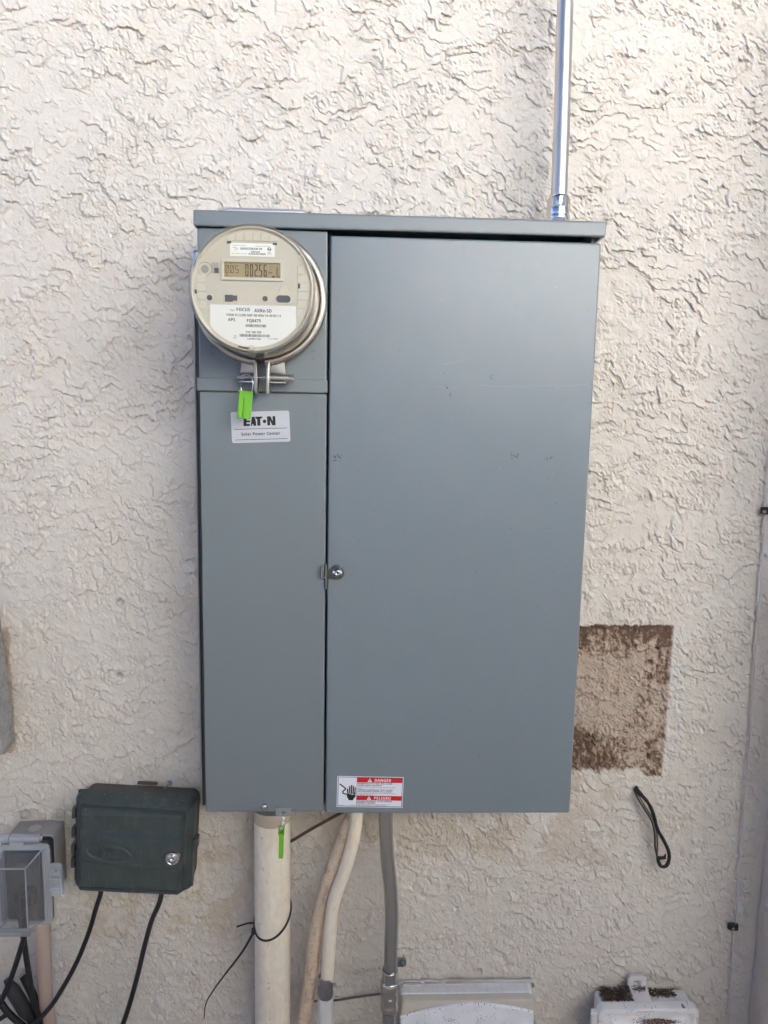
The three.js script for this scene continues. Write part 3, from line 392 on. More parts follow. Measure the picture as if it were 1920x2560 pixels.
// ---------------------------------------------------------------- sealing ring round the meter
const seal = thing('meter_sealing_ring', 'worn steel clamp ring with screw lugs round the meter base', 'clamp ring', [MX, 1.615, 0.002]);
{
  const g = 0.075;
  part(seal, 'band', latheZ([[0.0905, 0.001], [0.0945, 0.002], [0.0952, 0.01], [0.0968, 0.0125], [0.0968, 0.024], [0.0955, 0.0275], [0.0915, 0.029], [0.0885, 0.0285], [0.0875, 0.026]], MX, MY, 128, g, Math.PI * 2 - 2 * g), castSteel);
  const lug = (s) => {
    const X = (v) => MX + 0.003 + s * v;
    const plate = poly([[X(0.0063), 1.6265], [X(0.0118), 1.6272], [X(0.0112), 1.584], [X(0.0095), 1.5805], [X(0.0060), 1.5805]]);
    const out = [extr(plate, 0.012, 0.034, 0.0012), extr(poly([[X(0.0075), 1.6262], [X(0.040), 1.636], [X(0.0405), 1.6325], [X(0.0315), 1.6265], [X(0.0335), 1.6105], [X(0.0095), 1.6105]]), 0.014, 0.0195, 0.001), box(Math.min(X(0.0085), X(0.034)), Math.max(X(0.0085), X(0.034)), 1.5962, 1.5982, 0.014, 0.033, 0.0008)];
    return merge(out.map((q) => toCreasedNormals(q, 0.6)));
  };
  part(seal, 'lug', lug(-1), castSteel); part(seal, 'lug', lug(1), castSteel);
  const scr = part(seal, 'screw', merge(cylX(-0.106, -0.088, 1.6042, 0.026, 0.0019, 16), ...[...Array(9)].map((_, i) => new THREE.TorusGeometry(0.0019, 0.0005, 6, 16).rotateY(Math.PI / 2).translate(-0.1042 + i * 0.0017, 1.6042, 0.026)), cylX(-0.134, -0.107, 1.6042, 0.026, 0.0024, 16), cylX(-0.0865, -0.0582, 1.6042, 0.026, 0.0046, 24)), steel);
  part(scr, 'knurled_head', merge(cylX(-0.0585, -0.0512, 1.6032, 0.026, 0.0056, 24), ...[...Array(14)].map((_, i) => box(-0.0582, -0.0514, -0.0008, 0.0008, 0.0052, 0.0066, 0.0003).rotateX(i / 14 * Math.PI * 2).translate(0, 1.6032, 0.026))), zinc);
}

// ---------------------------------------------------------------- green seals
const green = phys([0.20, 0.56, 0.035], { roughness: 0.38, transmission: 0.12, thickness: 0 });
const wire = std([0.7, 0.7, 0.7], 0.25, 1);
{
  const t = thing('green_seal', 'lime green plastic seal hanging by wire from the meter clamp', 'seal', [-0.122, 1.541, 0.035], 'lime green wire seals');
  const s = rrect(-0.1318, -0.1122, 1.5432, 1.5825, 0.0012), h = new THREE.Path(rrect(-0.1235, -0.1215, 1.5428, 1.5735, 0.0008).getPoints(8));
  const bodyG = merge(extr(rrect(-0.1318, -0.1122, 1.5432, 1.5825, 0.0015), 0.0315, 0.0368, 0.0008), extr(rrect(-0.1310, -0.1243, 1.5437, 1.5815, 0.0008), 0.0362, 0.0395, 0.0007), extr(rrect(-0.1226, -0.1150, 1.5437, 1.5815, 0.0008), 0.0362, 0.0395, 0.0007), box(-0.1262, -0.1206, 1.5728, 1.5815, 0.036, 0.0393, 0.0006), box(-0.1326, -0.1114, 1.5812, 1.5838, 0.0305, 0.0404, 0.0008));
  part(t, 'body', tilt(bodyG, -5.2, -0.122, 1.562), green);
  part(t, 'wire_loop', sweep([[-0.1262, 1.576, 0.035], [-0.1272, 1.586, 0.0355], [-0.1275, 1.598, 0.031], [-0.1262, 1.6065, 0.0268], [-0.119, 1.6085, 0.029], [-0.1128, 1.604, 0.0345], [-0.1098, 1.597, 0.0365], [-0.1105, 1.588, 0.0365], [-0.1130, 1.578, 0.0355]], 0.00065, 90, 8), wire);
  const u = thing('green_seal', 'narrow lime green plastic seal hanging edge-on from the lower cover tab', 'seal', [-0.071, 0.831, 0.01], 'lime green wire seals');
  part(u, 'body', tilt(merge(box(-0.0744, -0.0672, 0.8315, 0.8735, 0.004, 0.017, 0.0012), box(-0.0758, -0.0660, 0.8725, 0.8745, 0.003, 0.018, 0.0008), box(-0.0758, -0.0735, 0.8735, 0.885, 0.006, 0.016, 0.0008), box(-0.0683, -0.0660, 0.8735, 0.885, 0.006, 0.016, 0.0008)), -1.2, -0.071, 0.86), green);
  part(u, 'wire_loop', sweep([[-0.0712, 0.876, 0.011], [-0.0717, 0.888, 0.0075], [-0.0708, 0.898, 0.0052], [-0.0692, 0.9042, 0.0038], [-0.0686, 0.9035, -0.0008], [-0.0678, 0.8965, 0.0001], [-0.0688, 0.887, 0.006], [-0.0702, 0.876, 0.011]], 0.0007, 70, 8), wire);
}

// ---------------------------------------------------------------- conduit above the cabinet
{
  const t = thing('steel_conduit', 'shiny galvanised steel conduit rising from the cabinet top', 'conduit', [0.36, 1.844, -0.085]);
  const brushed = std([0.58, 0.565, 0.53], 0.4, 1, { bumpMap: peel, bumpScale: 0.0001 });
  part(t, 'tube', sweep([[0.3605, 1.87, -0.085], [0.3603, 1.93, -0.085], [0.3575, 2.1, -0.085], [0.3535, 2.3, -0.085], [0.350, 2.6, -0.085], [0.349, 3.05, -0.085]], 0.0127, 60, 40), brushed);
  const hex = (y0, y1, r) => { const g = new THREE.CylinderGeometry(r, r, y1 - y0, 6, 1).rotateY(0.3).translate(0.3602, (y0 + y1) / 2, -0.085); return g; };
  const at = (pts) => latheY(pts).translate(0.3602, 0, -0.085);
  part(t, 'compression_nut', merge(toCreasedNormals(hex(1.8845, 1.8985, 0.0182), 0.3), at([[0.0127, 1.9035], [0.0148, 1.903], [0.0165, 1.899], [0.0165, 1.884], [0.0127, 1.884]])), zinc);
  part(t, 'connector_body', merge(at([[0.0168, 1.8840], [0.0175, 1.8835], [0.0175, 1.8755], [0.0168, 1.875], [0.0166, 1.872], [0.0172, 1.8715], [0.0172, 1.867], [0.016, 1.8665]])), zinc);
  part(t, 'locknut', merge(toCreasedNormals(hex(1.858, 1.8668, 0.0186), 0.3), at([[0.0175, 1.861], [0.0185, 1.860], [0.0185, 1.853], [0.012, 1.853]])), zinc);
  part(t, 'gasket', at([[0.0195, 1.8532], [0.0198, 1.852], [0.0198, 1.8442], [0.010, 1.8440]]), blackRubber);
}

// ---------------------------------------------------------------- pipes and conduits below the cabinet
const pvcTex = noiseTex(512, 0.4, (x, y) => { const v = 0.93 + 0.035 * n2(x / 40, y / 120) + 0.03 * n2(x / 9, y / 16) - 0.16 * sstep(0.45, 0.7, n2(x / 12 + 4, y / 40)) * sstep(0.1, 0.5, n2(x / 3, y / 5)); return [v, v * 0.955, v * 0.88]; }, true);
{
  const t = thing('pvc_riser_pipe', 'wide beige plastic pipe running up into the cabinet bottom', 'pipe', [-0.0965, 0, -0.085]);
  const pvc = std([1, 0.97, 0.93], 0.5, 0, { map: pvcTex });
  part(t, 'pipe', (() => { const g = new THREE.CylinderGeometry(0.0318, 0.0318, 0.862, 64, 1, true).translate(-0.0965, 0.431, -0.085); const u = g.attributes.uv; for (let i = 0; i < u.count; i++) u.setXY(i, u.getX(i) * 0.2, u.getY(i) * 0.862); return g; })(), pvc);
  const thr = []; for (let i = 0; i <= 5; i++) { const y = 0.842 + i * 0.0042; thr.push([0.0319, y], [0.0327, y + 0.0012], [0.0327, y + 0.0026], [0.0319, y + 0.0036]); }
  part(t, 'threaded_end', latheY(thr, 64).translate(-0.0965, 0, -0.085), std([0.50, 0.41, 0.31], 0.6));
  part(t, 'hub_collar', latheY([[0.030, 0.866], [0.0345, 0.867], [0.0345, 0.9], [0.02, 0.9]], 48).translate(-0.0965, 0, -0.085), std([0.16, 0.16, 0.15], 0.5, 0.4));
  part(t, 'marker_scribble', merge(sweep([[-0.1128, 0.779, -0.0570], [-0.1145, 0.772, -0.0577], [-0.1132, 0.765, -0.0571], [-0.1110, 0.7655, -0.0562]], 0.0003, 30, 6), sweep([[-0.1108, 0.769, -0.0562], [-0.1088, 0.7675, -0.0555], [-0.1100, 0.764, -0.0559], [-0.1080, 0.762, -0.0553]], 0.0003, 30, 6)), std([0.2, 0.15, 0.1], 0.8));
}
{
  const t = thing('zip_tie', 'long black zip tie cinched round the beige pipe with tail sticking out', 'zip tie', [-0.097, 0.6, -0.085]);
  const pts = []; for (let i = 0; i <= 24; i++) { const a = Math.PI * 1.06 + i / 24 * Math.PI * 2; pts.push([-0.0965 + 0.033 * Math.cos(a), 0.657 + 0.012 * Math.cos(a) + 0.0235 * Math.sin(a), -0.085 - 0.033 * Math.sin(a)]); }
  part(t, 'band', sweep(pts, (s, a) => 0.0011 + 0.0011 * Math.abs(Math.sin(a)), 120, 10), blackPlastic);
  part(t, 'head', tilt(box(-0.1318, -0.1242, 0.632, 0.6395, -0.078, -0.066, 0.001), 30, -0.128, 0.636), blackPlastic);
  part(t, 'tail', sweep([[-0.1280, 0.6350, -0.071], [-0.148, 0.598, -0.07], [-0.180, 0.549, -0.076], [-0.2045, 0.511, -0.078], [-0.2165, 0.4865, -0.08], [-0.2203, 0.456, -0.08]], (s, a, L) => (0.0010 + 0.0013 * Math.abs(Math.sin(a))) * (1 - 0.6 * s / L), 60, 10), blackPlastic);
  const w = thing('wire_stub', 'short black wire end poking from the wall behind the beige pipe', 'wire', [-0.145, 0.615, -0.13]);
  part(w, 'wire', sweep([[-0.118, 0.612, -0.138], [-0.1358, 0.616, -0.12], [-0.1445, 0.6154, -0.12], [-0.1664, 0.6082, -0.12]], 0.0016, 30, 8), blackPlastic);
}
{
  const t = thing('ribbed_flexible_conduit', 'dirty beige ribbed flexible conduit curving down beside the beige pipe', 'conduit', [-0.03, 0, -0.09]);
  const flexTex = noiseTex(512, 0.5, (x, y) => { const d = sstep(0.2, 0.7, n2(x / 14 + 2, y / 22) + 0.5 * n2(x / 4, y / 5)) * 0.12 + 0.22 * sstep(0.5, 0.7, n2(x / 8 + 9, y / 12)) * sstep(0.2, 0.5, n2(x / 60, y / 60 + 3)); const v = 0.84 + 0.05 * n2(x / 30, y / 60); return [v - d, v * 0.93 - d, v * 0.85 - d]; }, true);
  part(t, 'hose', sweep([[0.0470, 0.905, -0.085], [0.0461, 0.8508, -0.085], [0.0356, 0.8252, -0.085], [0.0194, 0.7737, -0.085], [-0.0005, 0.7138, -0.085], [-0.0134, 0.6559, -0.085], [-0.0205, 0.6160, -0.085], [-0.0274, 0.5352, -0.085], [-0.0345, 0.4807, -0.085], [-0.0405, 0.4380, -0.085], [-0.055, 0.3, -0.088], [-0.06, 0.02, -0.09]], (s, a) => 0.0130 - 0.0011 * Math.pow(1 - Math.abs(Math.sin(s * Math.PI / 0.0062)), 2.5) + 0.0002 * n2(s * 40, a), 1300, 22), std([0.92, 0.86, 0.8], 0.6, 0, { map: flexTex }));
}
{
  const t = thing('bent_cream_conduit', 'smooth cream conduit bending down to a compression fitting', 'conduit', [0, 0, -0.07]);
  part(t, 'tube', sweep([[0.0522, 0.905, -0.07], [0.0519, 0.8594, -0.07], [0.0499, 0.8341, -0.07], [0.0433, 0.7959, -0.07], [0.0296, 0.7446, -0.07], [0.0167, 0.7058, -0.07], [0.0105, 0.6746, -0.07], [0.0058, 0.6008, -0.07], [0.0026, 0.5447, -0.07], [0.0012, 0.522, -0.07]], 0.0116, 140, 28), std([1, 0.97, 0.92], 0.45, 0, { map: pvcTex }));
  const at = (p, n) => latheY(p, n).translate(0.0005, 0, -0.07);
  part(t, 'compression_nut', merge(toCreasedNormals(new THREE.CylinderGeometry(0.0152, 0.0152, 0.014, 6).translate(0.0005, 0.5255, -0.07), 0.3), at([[0.0118, 0.548], [0.0128, 0.5475], [0.0132, 0.534], [0.0138, 0.5325], [0.0138, 0.516], [0.0145, 0.515], [0.0145, 0.5095], [0.012, 0.5093]])), std([0.40, 0.42, 0.43], 0.3, 1));
  part(t, 'coupling', at([[0.0120, 0.5095], [0.0142, 0.509], [0.0145, 0.507], [0.0145, 0.455], [0.0138, 0.453], [0.0115, 0.4528]], 48), std([0.66, 0.62, 0.58], 0.45));
  part(t, 'lower_tube', cylY(0.0003, 0, 0.455, -0.07, 0.0114), std([0.6, 0.57, 0.52], 0.45));
}
{
  const t = thing('grey_steel_conduit', 'dull grey steel conduit with offset bend leading to a round coupling', 'conduit', [0.117, 0, -0.08]);
  const galv = std([0.52, 0.525, 0.515], 0.27, 1);
  part(t, 'tube', sweep([[0.1030, 0.905, -0.08], [0.1032, 0.8535, -0.08], [0.1047, 0.8151, -0.08], [0.1085, 0.7635, -0.08], [0.1144, 0.7113, -0.08], [0.1178, 0.6585, -0.08], [0.1178, 0.6052, -0.08], [0.1176, 0.5485, -0.08], [0.1174, 0.53, -0.08]], 0.0124, 140, 32), galv);
  const at = (p, n) => latheY(p, n).translate(0.1170, 0, -0.08);
  const hexB = (y0, y1, r, a) => toCreasedNormals(new THREE.CylinderGeometry(r, r, y1 - y0, 6).rotateY(a).translate(0.117, (y0 + y1) / 2, -0.08), 0.3);
  part(t, 'coupling_top', at([[0.0126, 0.551], [0.0144, 0.5515], [0.0150, 0.549], [0.0146, 0.545], [0.0142, 0.534], [0.0140, 0.529], [0.0124, 0.529]], 40), zinc);
  part(t, 'coupling_body', merge(at([[0.0140, 0.5300], [0.0158, 0.5285], [0.0172, 0.5235], [0.0172, 0.5145], [0.0162, 0.511], [0.0156, 0.508], [0.0165, 0.5055], [0.0168, 0.4965], [0.0160, 0.493], [0.0156, 0.489], [0.0156, 0.484], [0.0164, 0.4825], [0.0168, 0.479], [0.0166, 0.4735], [0.0155, 0.4700], [0.0126, 0.4695]], 44), hexB(0.5145, 0.5235, 0.0179, 0.2)), zinc);
  part(t, 'set_screw', latheZ([[0, -0.0615], [0.003, -0.0618], [0.0044, -0.0635], [0.0046, -0.0665]], 0.117, 0.5005, 20), zinc);
  part(t, 'lower_tube', cylY(0.1168, 0, 0.475, -0.08, 0.0124, 32), galv);
  const s = thing('strap_screw', 'screw with washer holding a metal strap ear beside the grey conduit', 'screw', [0.144, 0.503, -0.155]);
  part(s, 'strap_ear', extr(rrect(0.118, 0.1525, 0.4945, 0.5125, 0.006), -0.1585, -0.1545, 0.0006), zincDull);
  part(s, 'screw_head', latheZ([[0.001, -0.1490], [0.0036, -0.1485], [0.0038, -0.1525], [0.006, -0.153], [0.006, -0.1545]], 0.1443, 0.5028, 20), std([0.2, 0.21, 0.22], 0.4, 0.9));
}
{
  const t = thing('ground_wire', 'brown copper ground wire slanting behind the pipes under the cabinet', 'wire', [-0.02, 0.8, -0.1]);
  part(t, 'wire', sweep([[0.075, 0.875, -0.1], [0.045, 0.855, -0.1], [0.0232, 0.8435, -0.1], [0.0039, 0.8325, -0.1], [-0.0297, 0.8128, -0.1], [-0.0659, 0.788, -0.103], [-0.1, 0.76, -0.125], [-0.11, 0.70, -0.135], [-0.11, 0.1, -0.135]], 0.0028, 120, 10), std([0.11, 0.055, 0.033], 0.5, 0.4));
  const l = thing('wall_cable', 'thin dark cable crossing the wall between the lower conduits', 'cable', [0.06, 0.43, -0.15]);
  part(l, 'cable', sweep([[-0.03, 0.4255, -0.152], [0.02, 0.4280, -0.151], [0.06, 0.4345, -0.151], [0.10, 0.4400, -0.151], [0.13, 0.443, -0.152]], 0.0019, 50, 8), std([0.13, 0.12, 0.11], 0.7));
}

// ---------------------------------------------------------------- irrigation timer box
const fontSerif = await new FontLoader().loadAsync('fonts/droid/droid_serif_bold.typeface.json');
{
  const t = thing('irrigation_timer', 'dark green plastic irrigation timer box with chrome lock beside the cabinet', 'timer box', [-0.3435, 0.7, -0.155]);
  const TX = -0.3427, TY = 0.789, A = -3.3, HX = 0.1052, HY = 0.0888;
  const dustTex = noiseTex(1024, 0.26, (x, y) => {
    const sp = sstep(0.6, 0.7, n2(x / 1.9 + 5, y / 1.7)) * sstep(0.15, 0.5, n2(x / 24 + 1, y / 22)), st = sstep(0.18, 0.45, n2(x / 7 + 2, y / 46)) * sstep(-0.1, 0.4, n2(x / 40 + 8, y / 30)), b = 0.5 + 0.5 * n2(x / 28, y / 24), o = sstep(0.06, 0.0, Math.abs(n2(x / 26 + 44, y / 34 + 7) - 0.1)) * sstep(0.0, 0.3, n2(x / 50 + 6, y / 40 + 2));
    const k = 0.035 * b + 0.022 * st + 0.42 * sp + 0.035 * o; return [0.046 + k * 0.62, 0.059 + k * 0.66, 0.056 + k * 0.66];
  });
  const gp = phys([1, 1, 1], { roughness: 0.42, map: dustTex, bumpMap: peel, bumpScale: 0.00006 });
  const dusty = std([1, 1, 1], 0.8, 0, { map: noiseTex(256, 0.12, (x, y) => { const s = sstep(-0.3, 0.5, n2(x / 9, y / 7) + 0.6 * n2(x / 2.5, y / 2.5)); return [lerp(0.05, 0.20, s), lerp(0.06, 0.165, s), lerp(0.06, 0.13, s)]; }) });
  const T = (g) => tilt(g, A, TX, TY);
  const body = part(t, 'back_box', T(merge(box(TX - 0.0975, TX + 0.1040, TY - 0.083, TY + 0.0838, -0.1555, -0.100, 0.014, 4), box(TX - 0.012, TX + 0.024, TY + 0.0833, TY + 0.0875, -0.155, -0.149, 0.001))), dusty);
  // lid: stepped upper slope, raised band tapering to the left, oval logo recess
  const fn = (x, y) => {
    const u = (x - TX) / HX, v = (y - TY) / HY;
    let z = 0.010 * sstep(HX, HX - 0.012, Math.abs(x - TX)) * sstep(HY, HY - 0.012, Math.abs(y - TY));
    z += 0.013 * sstep(0.90, 0.72 + 0.05 * u, v) * sstep(HX - 0.010, HX - 0.022, Math.abs(x - TX));
    const top = 0.34 + 0.03 * u, bot = -0.27 - 0.02 * u, amp = 0.004 + 0.0105 * sstep(-0.95, 0.4, u);
    z += amp * sstep(top + 0.10, top - 0.03, v) * sstep(bot - 0.012, bot + 0.018, v) * sstep(0.92, 0.85, u) * sstep(-0.95, -0.7, u);
    const rim = Math.min(HX - Math.abs(x - TX), HY - Math.abs(y - TY)); z -= 0.0045 * sstep(0.0125, 0.0145, rim) * sstep(0.0185, 0.0165, rim);
    const ex = (x - (TX - 0.031)) / 0.0425, ey = (y - TY) / 0.0163, e = Math.hypot(ex, ey);
    z -= 0.0016 * sstep(1, 0.93, e) * sstep(0.78, 0.86, e);
    const lk = Math.hypot(x - (TX + 0.077), y - TY); z -= 0.0022 * sstep(0.0145, 0.0135, lk) * sstep(0.0105, 0.0118, lk);
    return z;
  };
  const lid = part(t, 'lid', T(merge(moulded(TX - HX, TX + HX, TY - HY, TY + HY, 0.014, 0.009, -0.0965, -0.114, fn, 0.0012), box(TX - HX + 0.0006, TX + HX - 0.0006, TY - HY + 0.0006, TY + HY - 0.0006, -0.116, -0.1105, 0.0026, 2))), gp);
  part(lid, 'embossed_logo', T(new TextGeometry('Orbit', { font: fontSerif, size: 0.0168, depth: 0.0022, curveSegments: 6, bevelEnabled: true, bevelSize: 0.0003, bevelThickness: 0.0004, bevelSegments: 2 }).translate(TX - 0.0565, TY - 0.0082, -0.0655)), gp);
  part(lid, 'lock', T(latheZ([[0.0118, -0.0685], [0.0116, -0.0572], [0.0108, -0.0558], [0.0094, -0.0562], [0.0088, -0.0575], [0.0074, -0.0558], [0.0044, -0.0546], [0.0038, -0.0552], [0.0028, -0.0552], [0.0026, -0.0580], [0, -0.0580]], TX + 0.077, TY, 40)), std([0.66, 0.67, 0.69], 0.14, 1));
  for (const dy of [0.052, 0.016, -0.016, -0.042]) part(lid, 'hinge_knuckle', T(box(TX - 0.1090, TX - 0.103, TY + dy - 0.0095, TY + dy + 0.0095, -0.109, -0.094, 0.0015)), gp);
  part(lid, 'side_catch', T(box(TX + 0.103, TX + 0.1115, TY - 0.0085, TY + 0.0125, -0.118, -0.098, 0.0015)), gp);
  const s = thing('loose_screw', 'loose zinc screw lying on top of the green timer box', 'screw', [-0.2925, 0.872, -0.136]);
  const sg = merge(new THREE.CylinderGeometry(0.0018, 0.0014, 0.015, 12), new THREE.CylinderGeometry(0.0042, 0.0042, 0.0028, 6).translate(0, 0.0085, 0), new THREE.CylinderGeometry(0.0054, 0.0054, 0.001, 20).translate(0, 0.0067, 0));
  part(s, 'screw', sg.rotateZ(-0.75).rotateX(-0.45).translate(-0.2925, 0.8772, -0.136), std([0.35, 0.4, 0.46], 0.35, 0.9));
}
{
  const cordM = std([0.014, 0.014, 0.015], 0.5, 0, { bumpMap: peel, bumpScale: 0.0001 });
  const c1 = thing('black_cable', 'black cord curving from the left of the green timer box across the ribbed pipe', 'cable', [-0.42, 0.7, -0.1], 'cords under the timer box');
  part(c1, 'cord', sweep([[-0.4035, 0.73, -0.112], [-0.4060, 0.690, -0.103], [-0.4137, 0.6641, -0.1], [-0.4268, 0.6206, -0.1], [-0.4498, 0.5614, -0.1], [-0.4730, 0.5160, -0.097], [-0.4960, 0.4800, -0.086], [-0.5165, 0.4590, -0.077], [-0.5345, 0.4450, -0.072], [-0.56, 0.428, -0.072], [-0.62, 0.40, -0.08]], 0.0042, 120, 14), cordM);
  const c2 = thing('black_cable', 'black cord dropping from the right of the green timer box towards the ground', 'cable', [-0.33, 0.4, -0.1], 'cords under the timer box');
  part(c2, 'cord', sweep([[-0.2955, 0.73, -0.112], [-0.2973, 0.6874, -0.1], [-0.3035, 0.6658, -0.1], [-0.3146, 0.6402, -0.1], [-0.3299, 0.5861, -0.1], [-0.3430, 0.5314, -0.1], [-0.3587, 0.4736, -0.1], [-0.3730, 0.4290, -0.1], [-0.42, 0.3, -0.1], [-0.46, 0.12, -0.11], [-0.47, 0.01, -0.12]], 0.0045, 120, 14), cordM);
  const c3 = thing('black_cable', 'black cord hanging from the clear outlet cover and bending towards the left', 'cable', [-0.54, 0.5, -0.06], 'cords from the outlet cover');
  part(c3, 'cord', sweep([[-0.5195, 0.70, -0.068], [-0.5218, 0.66, -0.063], [-0.5223, 0.6474, -0.06], [-0.5311, 0.6180, -0.06], [-0.5446, 0.5773, -0.06], [-0.5570, 0.5447, -0.06], [-0.5711, 0.5138, -0.06], [-0.595, 0.475, -0.065], [-0.63, 0.44, -0.07]], 0.0046, 90, 14), cordM);
  const c4 = thing('black_cable', 'black cord hanging straight from the clear outlet cover behind its twin', 'cable', [-0.52, 0.45, -0.07], 'cords from the outlet cover');
  part(c4, 'cord', sweep([[-0.5365, 0.70, -0.075], [-0.5345, 0.66, -0.072], [-0.5334, 0.645, -0.072], [-0.5305, 0.600, -0.073], [-0.5262, 0.548, -0.074], [-0.5220, 0.503, -0.075], [-0.5185, 0.475, -0.079], [-0.5160, 0.455, -0.084], [-0.52, 0.41, -0.088], [-0.53, 0.2, -0.09], [-0.53, 0.01, -0.09]], 0.0048, 90, 14), cordM);
  const pl = thing('cord_bundle', 'dark looped cord bundle against the wall at the foot of the ribbed pipe', 'cable', [-0.56, 0.45, -0.1]);
  part(pl, 'connector', sweep([[-0.5790, 0.5235, -0.10], [-0.5690, 0.506, -0.097], [-0.5580, 0.485, -0.096], [-0.5470, 0.462, -0.096], [-0.5370, 0.440, -0.096]], (s, a, L) => 0.0062 + 0.0060 * sstep(0.0, 0.3, s / L) * sstep(1, 0.7, s / L), 50, 16), std([0.03, 0.03, 0.031], 0.6));
  part(pl, 'loop', sweep([[-0.5605, 0.508, -0.125], [-0.5515, 0.499, -0.118], [-0.5420, 0.483, -0.114], [-0.5360, 0.464, -0.112], [-0.5345, 0.43, -0.112]], 0.0075, 50, 12), cordM);
  part(pl, 'cord', sweep([[-0.610, 0.51, -0.1], [-0.5860, 0.4830, -0.09], [-0.5723, 0.4613, -0.09], [-0.5559, 0.4436, -0.09], [-0.54, 0.43, -0.088], [-0.52, 0.40, -0.088]], 0.0060, 50, 12), cordM);
  part(pl, 'lower_cord', sweep([[-0.62, 0.438, -0.09], [-0.5899, 0.4518, -0.09], [-0.5766, 0.4595, -0.09], [-0.5639, 0.4563, -0.088], [-0.550, 0.448, -0.084]], 0.0042, 50, 12), cordM);
}

// ---------------------------------------------------------------- outlet box with clear cover
{
  const t = thing('outlet_box', 'grey metal outlet box with clear bubble cover left of the green timer', 'outlet box', [-0.526, 0.68, -0.155]);
  const dirty = std([1, 1, 1], 0.7, 0, { map: noiseTex(256, 0.1, (x, y) => { const s = 0.34 + 0.06 * n2(x / 14, y / 12) + 0.09 * n2(x / 2.4, y / 2.2); return [s * 1.02, s * 0.97, s * 0.91]; }) });
  const paint = std([0.36, 0.355, 0.345], 0.6);
  const bx = part(t, 'metal_box', box(-0.5665, -0.4855, 0.684, 0.8005, -0.1555, -0.1045, 0.0035, 3), dirty);
  for (const x of [-0.5564, -0.4941]) { const e = part(bx, 'mounting_ear', extr(rrect(x - 0.0088, x + 0.0088, 0.796, 0.8195, 0.007), -0.156, -0.1515, 0.0008), std([0.52, 0.48, 0.42], 0.7)); part(e, 'ear_screw', latheZ([[0, -0.1472], [0.0026, -0.1475], [0.0042, -0.150], [0.0056, -0.1505], [0.0056, -0.1515]], x - 0.0005, 0.8105, 18), std([0.5, 0.46, 0.4], 0.6)); }
  part(bx, 'plug_disc', latheY([[0, 0.0014], [0.0105, 0.0013], [0.0112, 0.0004], [0.0112, 0]], 28).translate(-0.528, 0.8004, -0.127), std([0.48, 0.45, 0.41], 0.7));
  part(t, 'gasket', extr(rrect(-0.5665, -0.4858, 0.684, 0.799, 0.008), -0.1045, -0.0985, 0.0006), std([0.015, 0.016, 0.022], 0.6));
  part(t, 'cover_base', extr(rrect(-0.574, -0.4875, 0.641, 0.796, 0.009), -0.0985, -0.092, 0.0012), std([0.045, 0.046, 0.05], 0.6));
  const rec = part(t, 'receptacle', merge(extr(rrect(-0.556, -0.506, 0.672, 0.776, 0.003), -0.093, -0.088, 0.001), cylZ(-0.531, 0.745, -0.089, -0.083, 0.0165, 32), cylZ(-0.531, 0.703, -0.089, -0.083, 0.0165, 32)), std([0.06, 0.06, 0.062], 0.5));
  part(rec, 'plug', merge(box(-0.532, -0.511, 0.690, 0.716, -0.09, -0.06, 0.005), box(-0.545, -0.527, 0.694, 0.714, -0.09, -0.066, 0.005)), blackRubber);
  // clear bubble
  const clear = phys([0.80, 0.81, 0.83], { roughness: 0.22, transmission: 0.82, thickness: 0, ior: 1.5, side: THREE.DoubleSide });
  const clear2 = phys([0.88, 0.90, 0.93], { roughness: 0.16, transmission: 0.72, thickness: 0, ior: 1.5, side: THREE.DoubleSide });
  const bx0 = -0.566, bx1 = -0.5005, by0 = 0.648, by1 = 0.783, fx0 = -0.5585, fx1 = -0.5085, fy0 = 0.6665, fy1 = 0.7785, zb = -0.0865, zf = -0.040;
  const P = [[bx0, by0, zb], [bx1, by0, zb], [bx1, by1, zb], [bx0, by1, zb], [fx0, fy0, zf], [fx1, fy0, zf], [fx1, fy1, zf], [fx0, fy1, zf]];
  const fl = []; for (const [a, b, c, d] of [[1, 2, 6, 5], [0, 4, 7, 3], [3, 7, 6, 2]]) for (const i of [a, b, c, a, c, d]) fl.push(...P[i]);
  const dg = new THREE.BufferGeometry(); dg.setAttribute('position', new THREE.Float32BufferAttribute(fl, 3)); dg.computeVertexNormals();
  const dome = part(t, 'bubble_cover', dg, phys([0.78, 0.79, 0.81], { roughness: 0.16, transmission: 0.86, thickness: 0, ior: 1.5, side: THREE.DoubleSide }));
  part(dome, 'front_pane', new THREE.PlaneGeometry(fx1 - fx0, fy1 - fy0).translate((fx0 + fx1) / 2, (fy0 + fy1) / 2, zf), phys([0.70, 0.71, 0.73], { roughness: 0.2, transmission: 0.88, thickness: 0, ior: 1.5, side: THREE.DoubleSide }));
  const edge = (a, b) => sweep([P[a], [(P[a][0] + P[b][0]) / 2, (P[a][1] + P[b][1]) / 2, (P[a][2] + P[b][2]) / 2], P[b]], 0.0014, 8, 8);
  part(dome, 'moulded_edge', merge(edge(4, 5), edge(5, 6), edge(6, 7), edge(7, 4), edge(1, 5), edge(2, 6), edge(3, 7), edge(0, 4)), clear2);
  part(dome, 'cover_flange', extr((() => { const s = rrect(-0.5755, -0.4865, 0.6405, 0.7945, 0.010); s.holes.push(new THREE.Path(rrect(bx0, bx1, by0, by1, 0.004).getPoints(8))); return s; })(), -0.0915, -0.0855, 0.0014), clear2);
  part(dome, 'flange_bead', merge(...[[-0.4925], [-0.4965]].map(([x]) => sweep([[x, 0.648, -0.0845], [x, 0.72, -0.0845], [x, 0.786, -0.0845]], 0.0012, 12, 8))), clear2);
  part(dome, 'front_lip', box(-0.566, -0.5065, 0.6535, 0.6665, -0.0445, -0.0385, 0.0012), std([0.26, 0.265, 0.275], 0.4));
